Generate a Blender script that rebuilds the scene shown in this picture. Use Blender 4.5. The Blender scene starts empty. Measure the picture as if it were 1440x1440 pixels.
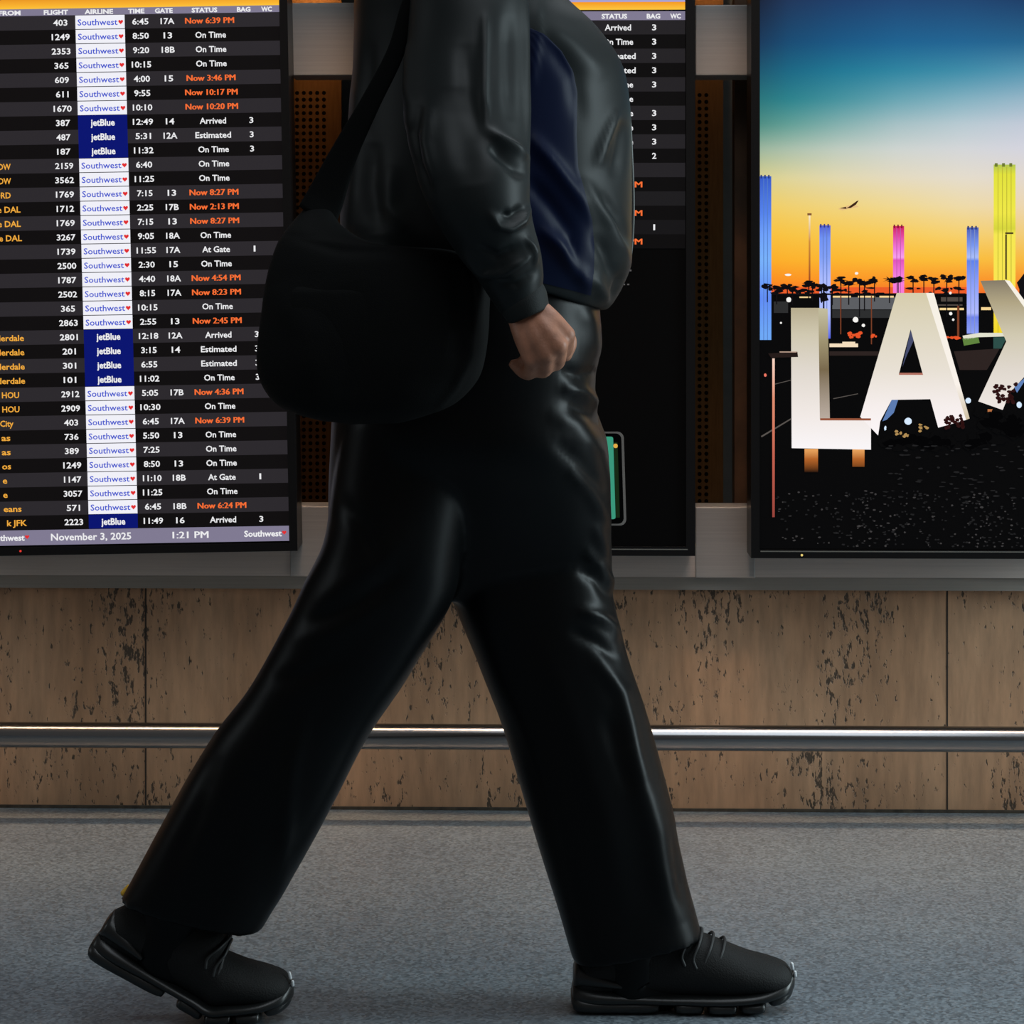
import bpy, bmesh, math, random
import numpy as np
from mathutils import Vector, Matrix, noise

random.seed(7)
SC = bpy.context.scene
COL = SC.collection

# ------------------------------------------------------------------ camera
YAW = math.radians(1.6)
FPX = 3600.0            # focal length in px of the 1440 frame
HOR = 424.0             # horizon row
CZ = 1.0                # eye height
cam_d = bpy.data.cameras.new('camera')
cam = bpy.data.objects.new('camera', cam_d)
COL.objects.link(cam)
cam.location = (0, 0, CZ)
cam.rotation_euler = (math.pi / 2, 0, YAW)
cam_d.sensor_width = 36.0
cam_d.lens = 36.0 * FPX / 1440.0
cam_d.shift_y = -(720 - HOR) / 1440.0
cam_d.clip_start = 0.05
SC.camera = cam

# ------------------------------------------------------------------ world, lights, exposure
SC.view_settings.view_transform = 'Standard'
SC.view_settings.look = 'None'
SC.view_settings.exposure = 0.0
SC.view_settings.gamma = 1.0
SC.view_settings.use_curve_mapping = False
w = bpy.data.worlds.new('world')
SC.world = w
w.use_nodes = True
w.node_tree.nodes['Background'].inputs[0].default_value = (0.95, 0.92, 0.9, 1)
w.node_tree.nodes['Background'].inputs[1].default_value = 0.10


def area(name, loc, target, sx, sy, power, color, spread=180):
    d = bpy.data.lights.new(name, 'AREA')
    d.shape = 'RECTANGLE'
    d.size = sx
    d.size_y = sy
    d.energy = power
    d.color = color
    o = bpy.data.objects.new(name, d)
    COL.objects.link(o)
    o.location = loc
    o.rotation_euler = (Vector(target) - Vector(loc)).to_track_quat('-Z', 'Y').to_euler()
    d.spread = math.radians(spread)
    return o


area('ceiling_daylight', (0.6, 3.7, 3.6), (0.4, 3.7, 0), 7.0, 1.8, 106, (0.86, 0.94, 1.0))
area('window_daylight', (4.4, 3.5, 1.9), (0.0, 3.6, 0.8), 1.2, 2.6, 170, (0.78, 0.95, 1.0))
area('warm_downlight', (0.2, 4.1, 3.3), (0.2, 5.03, 0.45), 6.0, 0.2, 22, (1.0, 0.62, 0.36), 50)
area('left_fill_light', (-4.6, 3.0, 2.4), (0.0, 3.6, 1.2), 1.5, 1.5, 13, (0.85, 0.95, 1.0))  # unseen fill lamp added on the left to lighten the jacket back


# ------------------------------------------------------------------ maths helpers
RV = np.array([math.cos(YAW), math.sin(YAW), 0.0])
FV = np.array([-math.sin(YAW), math.cos(YAW), 0.0])
UV = np.array([0.0, 0.0, 1.0])
EYE = np.array([0.0, 0.0, CZ])


def C(px, py, D):
    """point seen at px,py at depth D along the view"""
    return EYE + FV * D + RV * ((px - 720) * D / FPX) - UV * ((py - HOR) * D / FPX)


def onY(px, py, Y):
    d = FV + RV * ((px - 720) / FPX) - UV * ((py - HOR) / FPX)
    return EYE + d * (Y / d[1])


def proj(P):
    q = np.asarray(P) - EYE
    D = q @ FV
    return 720 + FPX * (q @ RV) / D, HOR - FPX * q[:, 2] / D


def lin(c):
    out = []
    for v in c[:3]:
        v = v / 255.0
        out.append(v / 12.92 if v <= 0.04045 else ((v + 0.055) / 1.055) ** 2.4)
    return (*out, 1.0)


# ------------------------------------------------------------------ material helpers
def new_mat(name):
    m = bpy.data.materials.new(name)
    m.use_nodes = True
    nt = m.node_tree
    return m, nt, nt.nodes['Principled BSDF']


def pmat(name, col, rough=0.5, metal=0.0, spec=0.5, sheen=0.0, noise_amt=0.0, noise_scale=30, bump=0.0, bscale=200, aniso=None):
    m, nt, b = new_mat(name)
    b.inputs['Base Color'].default_value = (*col[:3], 1)
    b.inputs['Roughness'].default_value = rough
    b.inputs['Metallic'].default_value = metal
    b.inputs['Specular IOR Level'].default_value = spec
    if sheen:
        b.inputs['Sheen Weight'].default_value = sheen
        b.inputs['Sheen Roughness'].default_value = 0.35
    tc = nt.nodes.new('ShaderNodeTexCoord')
    if noise_amt:
        n = nt.nodes.new('ShaderNodeTexNoise')
        n.inputs['Scale'].default_value = noise_scale
        n.inputs['Detail'].default_value = 4
        nt.links.new(tc.outputs['Object'], n.inputs['Vector'])
        r = nt.nodes.new('ShaderNodeValToRGB')
        r.color_ramp.elements[0].color = (*[max(0, c * (1 - noise_amt)) for c in col[:3]], 1)
        r.color_ramp.elements[1].color = (*[c * (1 + noise_amt) for c in col[:3]], 1)
        r.color_ramp.elements[0].position = 0.3
        r.color_ramp.elements[1].position = 0.7
        nt.links.new(n.outputs['Fac'], r.inputs['Fac'])
        nt.links.new(r.outputs['Color'], b.inputs['Base Color'])
    if bump:
        n2 = nt.nodes.new('ShaderNodeTexNoise')
        n2.inputs['Scale'].default_value = bscale
        n2.inputs['Detail'].default_value = 3
        nt.links.new(tc.outputs['Object'], n2.inputs['Vector'])
        bp = nt.nodes.new('ShaderNodeBump')
        bp.inputs['Strength'].default_value = bump
        bp.inputs['Distance'].default_value = 0.002
        nt.links.new(n2.outputs['Fac'], bp.inputs['Height'])
        nt.links.new(bp.outputs['Normal'], b.inputs['Normal'])
    return m


def emat(name, rgb, strength=1.0):
    m, nt, b = new_mat(name)
    b.inputs['Base Color'].default_value = (0.0015, 0.0015, 0.0015, 1)
    b.inputs['Roughness'].default_value = 0.35
    b.inputs['Specular IOR Level'].default_value = 0.04
    b.inputs['Emission Color'].default_value = lin(rgb)
    b.inputs['Emission Strength'].default_value = strength
    return m


_EM = {}


def em(rgb):
    k = tuple(int(v) for v in rgb)
    if k not in _EM:
        _EM[k] = emat('screen_light_%d_%d_%d' % k, k)
    return _EM[k]


def ramp_em(name, stops, axis='Z'):
    """screen picture: colour by local height (stops: list of (z, rgb))"""
    m, nt, b = new_mat(name)
    b.inputs['Base Color'].default_value = (0.0015, 0.0015, 0.0015, 1)
    b.inputs['Specular IOR Level'].default_value = 0.04
    tc = nt.nodes.new('ShaderNodeTexCoord')
    sp = nt.nodes.new('ShaderNodeSeparateXYZ')
    nt.links.new(tc.outputs['Object'], sp.inputs[0])
    mr = nt.nodes.new('ShaderNodeMapRange')
    stops = sorted(stops, key=lambda s: s[0])
    z0, z1 = stops[0][0], stops[-1][0]
    mr.inputs['From Min'].default_value = z0
    mr.inputs['From Max'].default_value = z1
    nt.links.new(sp.outputs[axis], mr.inputs['Value'])
    r = nt.nodes.new('ShaderNodeValToRGB')
    els = r.color_ramp.elements
    while len(els) < len(stops):
        els.new(0.5)
    for e, (z, c) in zip(els, stops):
        e.position = (z - z0) / (z1 - z0)
        e.color = lin(c)
    nt.links.new(mr.outputs[0], r.inputs[0])
    nt.links.new(r.outputs[0], b.inputs['Emission Color'])
    b.inputs['Emission Strength'].default_value = 1.0
    return m


# ------------------------------------------------------------------ object helpers
def root_loc(p):
    while p.parent:
        p = p.parent
    return p


def obj(name, verts, faces, m, parent=None, local=False, smooth=False, cols=None):
    verts = np.asarray(verts, dtype=float)
    if parent is not None and not local:
        verts = verts - np.array(root_loc(parent).location)
    me = bpy.data.meshes.new(name)
    me.from_pydata(verts.tolist(), [], [tuple(f) for f in faces])
    me.update()
    if cols is not None:
        a = me.color_attributes.new('picture', 'FLOAT_COLOR', 'POINT')
        a.data.foreach_set('color', np.asarray(cols, dtype=np.float32).ravel())
    if smooth:
        me.polygons.foreach_set('use_smooth', [True] * len(me.polygons))
    o = bpy.data.objects.new(name, me)
    COL.objects.link(o)
    if m is not None:
        me.materials.append(m)
    if parent is not None:
        o.parent = parent
    return o


def tag(o, label, cat, group=None):
    o['label'] = label
    o['category'] = cat
    if group:
        o['group'] = group
    return o


def thing(name, label, cat, loc, group=None):
    o = bpy.data.objects.new(name, None)
    o.empty_display_size = 0.05
    COL.objects.link(o)
    o.location = tuple(loc)
    return tag(o, label, cat, group)


def struct(o):
    o['kind'] = 'structure'
    return o


def merge(parts):
    V, F, n = [], [], 0
    for v, f in parts:
        V.append(np.asarray(v, dtype=float))
        F += [tuple(i + n for i in q) for q in f]
        n += len(v)
    return np.vstack(V), F


def box_vf(x0, x1, y0, y1, z0, z1):
    v = [(x0, y0, z0), (x1, y0, z0), (x1, y1, z0), (x0, y1, z0), (x0, y0, z1), (x1, y0, z1), (x1, y1, z1), (x0, y1, z1)]
    f = [(0, 3, 2, 1), (4, 5, 6, 7), (0, 1, 5, 4), (1, 2, 6, 5), (2, 3, 7, 6), (3, 0, 4, 7)]
    return v, f


def bevel(o, wd, seg=2):
    md = o.modifiers.new('bevel', 'BEVEL')
    md.width = wd
    md.segments = seg
    md.limit_method = 'ANGLE'
    return o


def outward(V, F):
    V = np.asarray(V, float)
    c = V.mean(axis=0)
    vol = 0.0
    for f in F:
        for k in range(1, len(f) - 1):
            vol += np.dot(V[f[0]] - c, np.cross(V[f[k]] - c, V[f[k + 1]] - c))
    return (V, F) if vol > 0 else (V, [tuple(reversed(f)) for f in F])


def catmull(A, n):
    """A: (k, d) control rows -> n rows, Catmull-Rom over uniform-ish arclength"""
    A = np.asarray(A, dtype=float)
    k = len(A)
    d = np.linalg.norm(np.diff(A, axis=0), axis=1)
    s = np.concatenate([[0], np.cumsum(d)])
    t = np.linspace(0, s[-1], n)
    out = []
    for x in t:
        i = min(max(np.searchsorted(s, x) - 1, 0), k - 2)
        h = s[i + 1] - s[i]
        u = 0 if h == 0 else (x - s[i]) / h
        m0 = (A[i + 1] - A[i - 1]) / (s[i + 1] - s[i - 1]) if i > 0 else (A[1] - A[0]) / (s[1] - s[0])
        m1 = (A[i + 2] - A[i]) / (s[i + 2] - s[i]) if i < k - 2 else (A[k - 1] - A[k - 2]) / (s[k - 1] - s[k - 2])
        u2, u3 = u * u, u * u * u
        out.append((2 * u3 - 3 * u2 + 1) * A[i] + (u3 - 2 * u2 + u) * h * m0 + (-2 * u3 + 3 * u2) * A[i + 1] + (u3 - u2) * h * m1)
    return np.array(out)


def loft(secs, rows=60, ring=64, e=2.0, cap=True, e2=None):
    """secs: (Lpx, Lpy, Rpx, Rpy, D, half_depth). Closed rings between the two outline
    points, half_depth towards / away from the viewer. returns verts (rows*ring), faces"""
    S = np.array([[*C(l0, l1, D), *C(r0, r1, D), hd] for l0, l1, r0, r1, D, hd in secs])
    S = catmull(S * np.array([1, 1, 1, 1, 1, 1, 1.0]), rows)
    return ring_loft(S, ring, e, cap)


def ring_loft(S, ring=64, e=2.0, cap=True):
    V = []
    rows = len(S)
    for r in S:
        L, R, hd = r[:3], r[3:6], r[6]
        c, a = (L + R) / 2, (R - L) / 2
        for j in range(ring):
            t = 2 * math.pi * j / ring
            ct, st = math.cos(t), math.sin(t)
            x = math.copysign(abs(ct) ** (2 / e), ct)
            y = math.copysign(abs(st) ** (2 / e), st)
            V.append(c + a * x - FV * hd * y)
    F = []
    for i in range(rows - 1):
        for j in range(ring):
            k = (j + 1) % ring
            F.append((i * ring + j, (i + 1) * ring + j, (i + 1) * ring + k, i * ring + k))
    if cap:
        n = len(V)
        V.append(np.mean(V[:ring], axis=0))
        V.append(np.mean(V[(rows - 1) * ring:rows * ring], axis=0))
        for j in range(ring):
            k = (j + 1) % ring
            F.append((n, j, k))
            F.append((n + 1, (rows - 1) * ring + k, (rows - 1) * ring + j))
    return outward(V, F)


def tube(pts, radii, ring=12, rows=None):
    """round tube along 3D points with rounded ends"""
    P = np.hstack([np.asarray(pts, float), np.asarray(radii, float)[:, None]])
    if rows:
        P = catmull(P, rows)
    n = len(P)
    T = np.gradient(P[:, :3], axis=0)
    T /= np.linalg.norm(T, axis=1)[:, None] + 1e-12
    up = np.array([0.31, 0.83, 0.46])
    rings = []
    for i in range(n):
        a = np.cross(T[i], up)
        a /= np.linalg.norm(a)
        b = np.cross(T[i], a)
        rings.append((P[i, :3], a, b, P[i, 3], T[i]))
    seq = []
    c, a, b, r, t = rings[0]
    for q in (0.95, 0.6, 0.25):
        seq.append((c - t * r * q, a, b, r * math.sqrt(max(0.01, 1 - q * q))))
    seq += [x[:4] for x in rings]
    c, a, b, r, t = rings[-1]
    for q in (0.25, 0.6, 0.95):
        seq.append((c + t * r * q, a, b, r * math.sqrt(max(0.01, 1 - q * q))))
    V, F = [], []
    for c, a, b, r in seq:
        for j in range(ring):
            th = 2 * math.pi * j / ring
            V.append(c + a * r * math.cos(th) + b * r * math.sin(th))
    m = len(seq)
    for i in range(m - 1):
        for j in range(ring):
            k = (j + 1) % ring
            F.append((i * ring + j, i * ring + k, (i + 1) * ring + k, (i + 1) * ring + j))
    F.append(tuple(range(ring))[::-1])
    F.append(tuple((m - 1) * ring + j for j in range(ring)))
    return outward(V, F)


def ellipsoid(c, rx, ry, rz, nu=24, nv=16):
    V, F = [], []
    for i in range(nv + 1):
        ph = math.pi * i / nv
        for j in range(nu):
            th = 2 * math.pi * j / nu
            V.append(np.array(c) + RV * rx * math.sin(ph) * math.cos(th) + FV * ry * math.sin(ph) * math.sin(th) + UV * rz * math.cos(ph))
    for i in range(nv):
        for j in range(nu):
            k = (j + 1) % nu
            F.append((i * nu + j, (i + 1) * nu + j, (i + 1) * nu + k, i * nu + k))
    return outward(V, F)


def remesh(V, F, voxel, smooth=4):
    me = bpy.data.meshes.new('tmp')
    me.from_pydata(np.asarray(V).tolist(), [], F)
    me.update()
    o = bpy.data.objects.new('tmp', me)
    COL.objects.link(o)
    md = o.modifiers.new('r', 'REMESH')
    md.mode = 'VOXEL'
    md.voxel_size = voxel
    if smooth:
        ms = o.modifiers.new('s', 'SMOOTH')
        ms.factor = 0.5
        ms.iterations = smooth
    dg = bpy.context.evaluated_depsgraph_get()
    m2 = bpy.data.meshes.new_from_object(o.evaluated_get(dg))
    n = len(m2.vertices)
    A = np.empty(n * 3)
    m2.vertices.foreach_get('co', A)
    A = A.reshape(-1, 3)
    FF = [tuple(p.vertices) for p in m2.polygons]
    bpy.data.objects.remove(o)
    bpy.data.meshes.remove(me)
    bpy.data.meshes.remove(m2)
    return A, FF


def normals(V, F):
    me = bpy.data.meshes.new('tmpn')
    me.from_pydata(np.asarray(V).tolist(), [], F)
    me.update()
    N = np.empty(len(V) * 3)
    me.vertices.foreach_get('normal', N)
    bpy.data.meshes.remove(me)
    return N.reshape(-1, 3)


def folds(V, F, strokes, noise_amp=0.0, nscale=(8, 8, 3), seed=0.0, near=True):
    """press cloth folds into a mesh: strokes = (polyline px, width px, height mm)"""
    N = normals(V, F)
    px, py = proj(V)
    P = np.stack([px, py], 1)
    face = np.clip((-(N @ FV) + 0.35) / 0.5, 0, 1)
    disp = np.zeros(len(V))
    for line, wd, amp in strokes:
        L = np.array(line, float)
        best = np.full(len(V), 1e9)
        along = np.zeros(len(V))
        seg = np.linalg.norm(np.diff(L, axis=0), axis=1)
        tot = seg.sum()
        acc = 0
        for i in range(len(L) - 1):
            a, b = L[i], L[i + 1]
            ab = b - a
            t = np.clip(((P - a) @ ab) / (ab @ ab), 0, 1)
            d = np.linalg.norm(P - (a + t[:, None] * ab), axis=1)
            u = (acc + t * seg[i]) / tot
            upd = d < best
            best[upd] = d[upd]
            along[upd] = u[upd]
            acc += seg[i]
        taper = np.clip(np.minimum(along, 1 - along) / 0.25, 0, 1) ** 0.7 * 0.85 + 0.15
        disp += amp * 0.001 * np.exp(-(best / wd) ** 2) * taper * face
    if noise_amp:
        for i in range(len(V)):
            v = V[i]
            disp[i] += noise_amp * noise.noise((v[0] * nscale[0] + seed, v[1] * nscale[1], v[2] * nscale[2]))
    return V + N * disp[:, None]


# ------------------------------------------------------------------ materials
def travertine(name):
    m, nt, b = new_mat(name)
    tc = nt.nodes.new('ShaderNodeTexCoord')

    def nz(scale, sc, detail=5, rough=0.6):
        mp = nt.nodes.new('ShaderNodeMapping')
        mp.inputs['Scale'].default_value = sc
        nt.links.new(tc.outputs['Object'], mp.inputs['Vector'])
        n = nt.nodes.new('ShaderNodeTexNoise')
        n.inputs['Scale'].default_value = scale
        n.inputs['Detail'].default_value = detail
        n.inputs['Roughness'].default_value = rough
        nt.links.new(mp.outputs[0], n.inputs['Vector'])
        return n.outputs['Fac']

    def ramp(src, stops):
        r = nt.nodes.new('ShaderNodeValToRGB')
        els = r.color_ramp.elements
        while len(els) < len(stops):
            els.new(0.5)
        for e, (p, c) in zip(els, stops):
            e.position = p
            e.color = (*c, 1)
        nt.links.new(src, r.inputs[0])
        return r.outputs[0]

    base = ramp(nz(2.2, (2.2, 1, 0.6)), [(0.3, (0.36, 0.198, 0.107)), (0.5, (0.45, 0.257, 0.145)), (0.72, (0.52, 0.315, 0.187))])
    fine = ramp(nz(30, (1.6, 1, 0.25), 6), [(0.3, (0.72, 0.72, 0.72)), (0.7, (1.12, 1.1, 1.08))])
    mul = nt.nodes.new('ShaderNodeMix')
    mul.data_type = 'RGBA'
    mul.blend_type = 'MULTIPLY'
    mul.inputs[0].default_value = 1
    nt.links.new(base, mul.inputs[6])
    nt.links.new(fine, mul.inputs[7])
    # veins and pits: long vertical voids gathered in clusters
    cl = ramp(nz(3.2, (1.6, 1, 0.8), 3), [(0.40, (0, 0, 0)), (0.66, (1, 1, 1))])
    pits = nz(115, (1.2, 1, 0.45), 3, 0.6)
    add = nt.nodes.new('ShaderNodeMath')
    add.operation = 'MULTIPLY_ADD'
    nt.links.new(cl, add.inputs[0])
    add.inputs[1].default_value = 0.17
    nt.links.new(pits, add.inputs[2])
    mask = ramp(add.outputs[0], [(0.662, (0, 0, 0)), (0.735, (0.92, 0.92, 0.92))])
    pits2 = nz(42, (1.3, 1, 0.5), 3, 0.6)
    mask2 = ramp(pits2, [(0.735, (0, 0, 0)), (0.77, (1, 1, 1))])
    mx = nt.nodes.new('ShaderNodeMath')
    mx.operation = 'MAXIMUM'
    nt.links.new(mask, mx.inputs[0])
    nt.links.new(mask2, mx.inputs[1])
    mix = nt.nodes.new('ShaderNodeMix')
    mix.data_type = 'RGBA'
    nt.links.new(mx.outputs[0], mix.inputs[0])
    nt.links.new(mul.outputs[2], mix.inputs[6])
    mix.inputs[7].default_value = (0.04, 0.028, 0.018, 1)
    nt.links.new(mix.outputs[2], b.inputs['Base Color'])
    b.inputs['Roughness'].default_value = 0.6
    bp = nt.nodes.new('ShaderNodeBump')
    bp.inputs['Strength'].default_value = 0.5
    bp.inputs['Distance'].default_value = 0.004
    bp.invert = True
    nt.links.new(mx.outputs[0], bp.inputs['Height'])
    nt.links.new(bp.outputs[0], b.inputs['Normal'])
    return m


def terrazzo(name):
    m, nt, b = new_mat(name)
    tc = nt.nodes.new('ShaderNodeTexCoord')
    v = nt.nodes.new('ShaderNodeTexVoronoi')
    v.inputs['Scale'].default_value = 210
    nt.links.new(tc.outputs['Object'], v.inputs['Vector'])
    bw = nt.nodes.new('ShaderNodeRGBToBW')
    nt.links.new(v.outputs['Color'], bw.inputs[0])
    n = nt.nodes.new('ShaderNodeTexNoise')
    n.inputs['Scale'].default_value = 2.5
    n.inputs['Detail'].default_value = 4
    nt.links.new(tc.outputs['Object'], n.inputs['Vector'])
    r = nt.nodes.new('ShaderNodeValToRGB')
    els = r.color_ramp.elements
    els[0].position = 0.15
    els[0].color = (0.085, 0.106, 0.122, 1)
    els[1].position = 0.85
    els[1].color = (0.235, 0.285, 0.322, 1)
    nt.links.new(bw.outputs[0], r.inputs[0])
    r2 = nt.nodes.new('ShaderNodeValToRGB')
    r2.color_ramp.elements[0].position = 0.3
    r2.color_ramp.elements[0].color = (0.86, 0.86, 0.88, 1)
    r2.color_ramp.elements[1].position = 0.7
    r2.color_ramp.elements[1].color = (1.08, 1.07, 1.05, 1)
    nt.links.new(n.outputs['Fac'], r2.inputs[0])
    mul = nt.nodes.new('ShaderNodeMix')
    mul.data_type = 'RGBA'
    mul.blend_type = 'MULTIPLY'
    mul.inputs[0].default_value = 1
    nt.links.new(r.outputs[0], mul.inputs[6])
    nt.links.new(r2.outputs[0], mul.inputs[7])
    nt.links.new(mul.outputs[2], b.inputs['Base Color'])
    b.inputs['Roughness'].default_value = 0.33
    b.inputs['Specular IOR Level'].default_value = 0.5
    n3 = nt.nodes.new('ShaderNodeTexNoise')
    n3.inputs['Scale'].default_value = 70
    nt.links.new(tc.outputs['Object'], n3.inputs['Vector'])
    bp = nt.nodes.new('ShaderNodeBump')
    bp.inputs['Strength'].default_value = 0.12
    bp.inputs['Distance'].default_value = 0.002
    nt.links.new(n3.outputs['Fac'], bp.inputs['Height'])
    nt.links.new(bp.outputs[0], b.inputs['Normal'])
    return m


def brushed(name, col, rough=0.42, metal=0.8):
    m, nt, b = new_mat(name)
    tc = nt.nodes.new('ShaderNodeTexCoord')
    mp = nt.nodes.new('ShaderNodeMapping')
    mp.inputs['Scale'].default_value = (3, 3, 220)
    nt.links.new(tc.outputs['Object'], mp.inputs['Vector'])
    n = nt.nodes.new('ShaderNodeTexNoise')
    n.inputs['Scale'].default_value = 1.5
    n.inputs['Detail'].default_value = 3
    nt.links.new(mp.outputs[0], n.inputs['Vector'])
    r = nt.nodes.new('ShaderNodeValToRGB')
    r.color_ramp.elements[0].color = (*[c * 0.85 for c in col], 1)
    r.color_ramp.elements[1].color = (*[c * 1.12 for c in col], 1)
    nt.links.new(n.outputs['Fac'], r.inputs[0])
    nt.links.new(r.outputs[0], b.inputs['Base Color'])
    b.inputs['Metallic'].default_value = metal
    b.inputs['Roughness'].default_value = rough
    return m


def perforated(name, pitch, x0, nx, z1, holed=True):
    """warm veneer with rows of small drilled holes (local x,z)"""
    m, nt, b = new_mat(name)
    tc = nt.nodes.new('ShaderNodeTexCoord')
    sp = nt.nodes.new('ShaderNodeSeparateXYZ')
    nt.links.new(tc.outputs['Object'], sp.inputs[0])

    def math_n(op, a, bb=None):
        q = nt.nodes.new('ShaderNodeMath')
        q.operation = op
        for i, s in enumerate((a, bb)):
            if s is None:
                continue
            if isinstance(s, (int, float)):
                q.inputs[i].default_value = s
            else:
                nt.links.new(s, q.inputs[i])
        return q.outputs[0]

    def cell(sock, off):
        u = math_n('DIVIDE', math_n('SUBTRACT', sock, off), pitch)
        return math_n('SUBTRACT', math_n('FRACT', u), 0.5)
    cx = cell(sp.outputs['X'], x0)
    cz = cell(sp.outputs['Z'], z1)
    d = math_n('SQRT', math_n('ADD', math_n('MULTIPLY', cx, cx), math_n('MULTIPLY', cz, cz)))
    hole = math_n('LESS_THAN', d, 0.30)
    inx = math_n('LESS_THAN', sp.outputs['X'], x0 + nx * pitch)
    inx2 = math_n('GREATER_THAN', sp.outputs['X'], x0)
    inz = math_n('LESS_THAN', sp.outputs['Z'], z1)
    mask = math_n('MULTIPLY', math_n('MULTIPLY', hole, inz), math_n('MULTIPLY', inx, inx2))
    mix = nt.nodes.new('ShaderNodeMix')
    mix.data_type = 'RGBA'
    nt.links.new(mask, mix.inputs[0])
    n = nt.nodes.new('ShaderNodeTexNoise')
    mp = nt.nodes.new('ShaderNodeMapping')
    mp.inputs['Scale'].default_value = (40, 40, 4)
    nt.links.new(tc.outputs['Object'], mp.inputs[0])
    nt.links.new(mp.outputs[0], n.inputs['Vector'])
    r = nt.nodes.new('ShaderNodeValToRGB')
    r.color_ramp.elements[0].color = (0.034, 0.015, 0.005, 1)
    r.color_ramp.elements[1].color = (0.075, 0.035, 0.013, 1)
    nt.links.new(n.outputs['Fac'], r.inputs[0])
    nt.links.new(r.outputs[0], mix.inputs[6])
    b.inputs['Specular IOR Level'].default_value = 0.0
    mix.inputs[7].default_value = (0.003, 0.002, 0.0015, 1)
    nt.links.new(mix.outputs[2], b.inputs['Base Color'])
    b.inputs['Roughness'].default_value = 0.5
    return m


M = {}
M['stone'] = travertine('travertine')
M['floor'] = terrazzo('grey_terrazzo')
M['steel'] = brushed('brushed_steel', (0.42, 0.39, 0.37), 0.5, 0.35)
M['lip'] = brushed('dull_steel', (0.32, 0.285, 0.25), 0.5, 0.3)
M['rail'] = pmat('polished_rail', (0.27, 0.275, 0.285), 0.2, 1.0)
M['bezel'] = pmat('black_bezel', (0.004, 0.004, 0.0045), 0.35, 0, 0.2)
M['glass'] = pmat('dark_screen', (0.002, 0.002, 0.0022), 0.3, 0, 0.1)
M['recess'] = pmat('dark_recess', (0.012, 0.010, 0.008), 0.7, noise_amt=0.3)
M['joint'] = pmat('stone_joint', (0.03, 0.022, 0.016), 0.9)
M['jacket'] = pmat('green_grey_satin', (0.0085, 0.0112, 0.0118), 0.48, 0, 0.19, bump=0.06, bscale=900)
M['navy'] = pmat('navy_satin', (0.0014, 0.0045, 0.022), 0.45, 0, 0.11, bump=0.06, bscale=900)
M['cuff'] = pmat('ribbed_cuff', (0.009, 0.0115, 0.0115), 0.7, 0, 0.25, bump=0.2, bscale=500)
M['trouser'] = pmat('black_twill', (0.0011, 0.0015, 0.0018), 0.38, 0, 0.15, bump=0.06, bscale=1200)
M['bag'] = pmat('black_canvas', (0.0026, 0.003, 0.003), 0.8, 0, 0.12, bump=0.3, bscale=700)
M['strap'] = pmat('black_webbing', (0.0022, 0.0026, 0.0026), 0.8, 0, 0.08, bump=0.3, bscale=900)
M['skin'] = pmat('skin', (0.34, 0.15, 0.09), 0.5, 0, 0.4, noise_amt=0.18, noise_scale=60, bump=0.15, bscale=350)
M['hair'] = pmat('dark_hair', (0.01, 0.008, 0.007), 0.6)
M['eye'] = pmat('eye_white', (0.6, 0.58, 0.55), 0.2)
M['shoe'] = pmat('black_knit', (0.0055, 0.006, 0.006), 0.7, 0, 0.3, bump=0.4, bscale=450)
M['sole'] = pmat('black_rubber', (0.008, 0.009, 0.009), 0.35, 0, 0.45)
M['lace'] = pmat('grey_black_lace', (0.012, 0.013, 0.0135), 0.6)
M['tab'] = pmat('pale_reflective_tab', (0.75, 0.78, 0.8), 0.25, 0.3)
M['gold'] = pmat('yellow_tag', (0.75, 0.42, 0.03), 0.5)
M['zip'] = pmat('grey_zip_tape', (0.10, 0.105, 0.10), 0.45)
M['phone_edge'] = pmat('pale_metal', (0.75, 0.72, 0.68), 0.22, 0.9)

# ------------------------------------------------------------------ the setting
WY = 5.03               # face of the stone wall
fl = struct(obj('floor', *box_vf(-5, 6, -1.5, WY + 0.6, -0.1, 0.0), M['floor']))


def zat(py, Y):
    return CZ - (py - HOR) * Y / FPX


z_lip0 = zat(829, 5.0)
z_lip1 = zat(811, 5.0)
wall = struct(obj('wall_back', *box_vf(-5, 6, WY, WY + 0.12, 0, z_lip0 + 0.004), M['stone']))
# fine vertical joints between the slabs: dark grooves let into the stone
jv = []
for px in (205, 1332):
    p = onY(px, 1000, WY)
    jv.append(box_vf(p[0] - 0.0016, p[0] + 0.0016, WY - 0.0006, WY + 0.01, 0.004, z_lip0))
struct(obj('trim_3', *merge(jv), M['joint']))
# dark joint where the stone meets the floor
M['seam'] = pmat('grimy_floor_seam', (0.05, 0.038, 0.026), 0.9, noise_amt=0.6, noise_scale=40)
struct(obj('baseboard_back', *box_vf(-5, 6, WY - 0.004, WY + 0.01, 0.0, 0.006), M['seam']))
# steel lip and fascia below the screens
M['fascia'] = brushed('fascia_steel', (0.62, 0.53, 0.48), 0.5, 0.3)
struct(obj('trim_1', *box_vf(-5, 6, 5.0, WY + 0.05, z_lip0, z_lip1), M['lip']))
FY = 4.985              # steel fascia face
z_f0, z_f1 = zat(811, FY), zat(786, FY)
tr = struct(obj('trim_2', *box_vf(-5, 6, FY, FY + 0.05, z_f0, z_f1 + 0.06), M['fascia']))
# dark recess behind the screens
struct(obj('wall_recess', *box_vf(-5, 6, 5.30, 5.36, z_f1, 2.6), M['recess']))

struct(obj('shade_soffit', *box_vf(-5, 6, 4.79, 5.36, 1.90, 1.98), M['lip']))  # unseen soffit added to keep overhead light out of the recess
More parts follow.
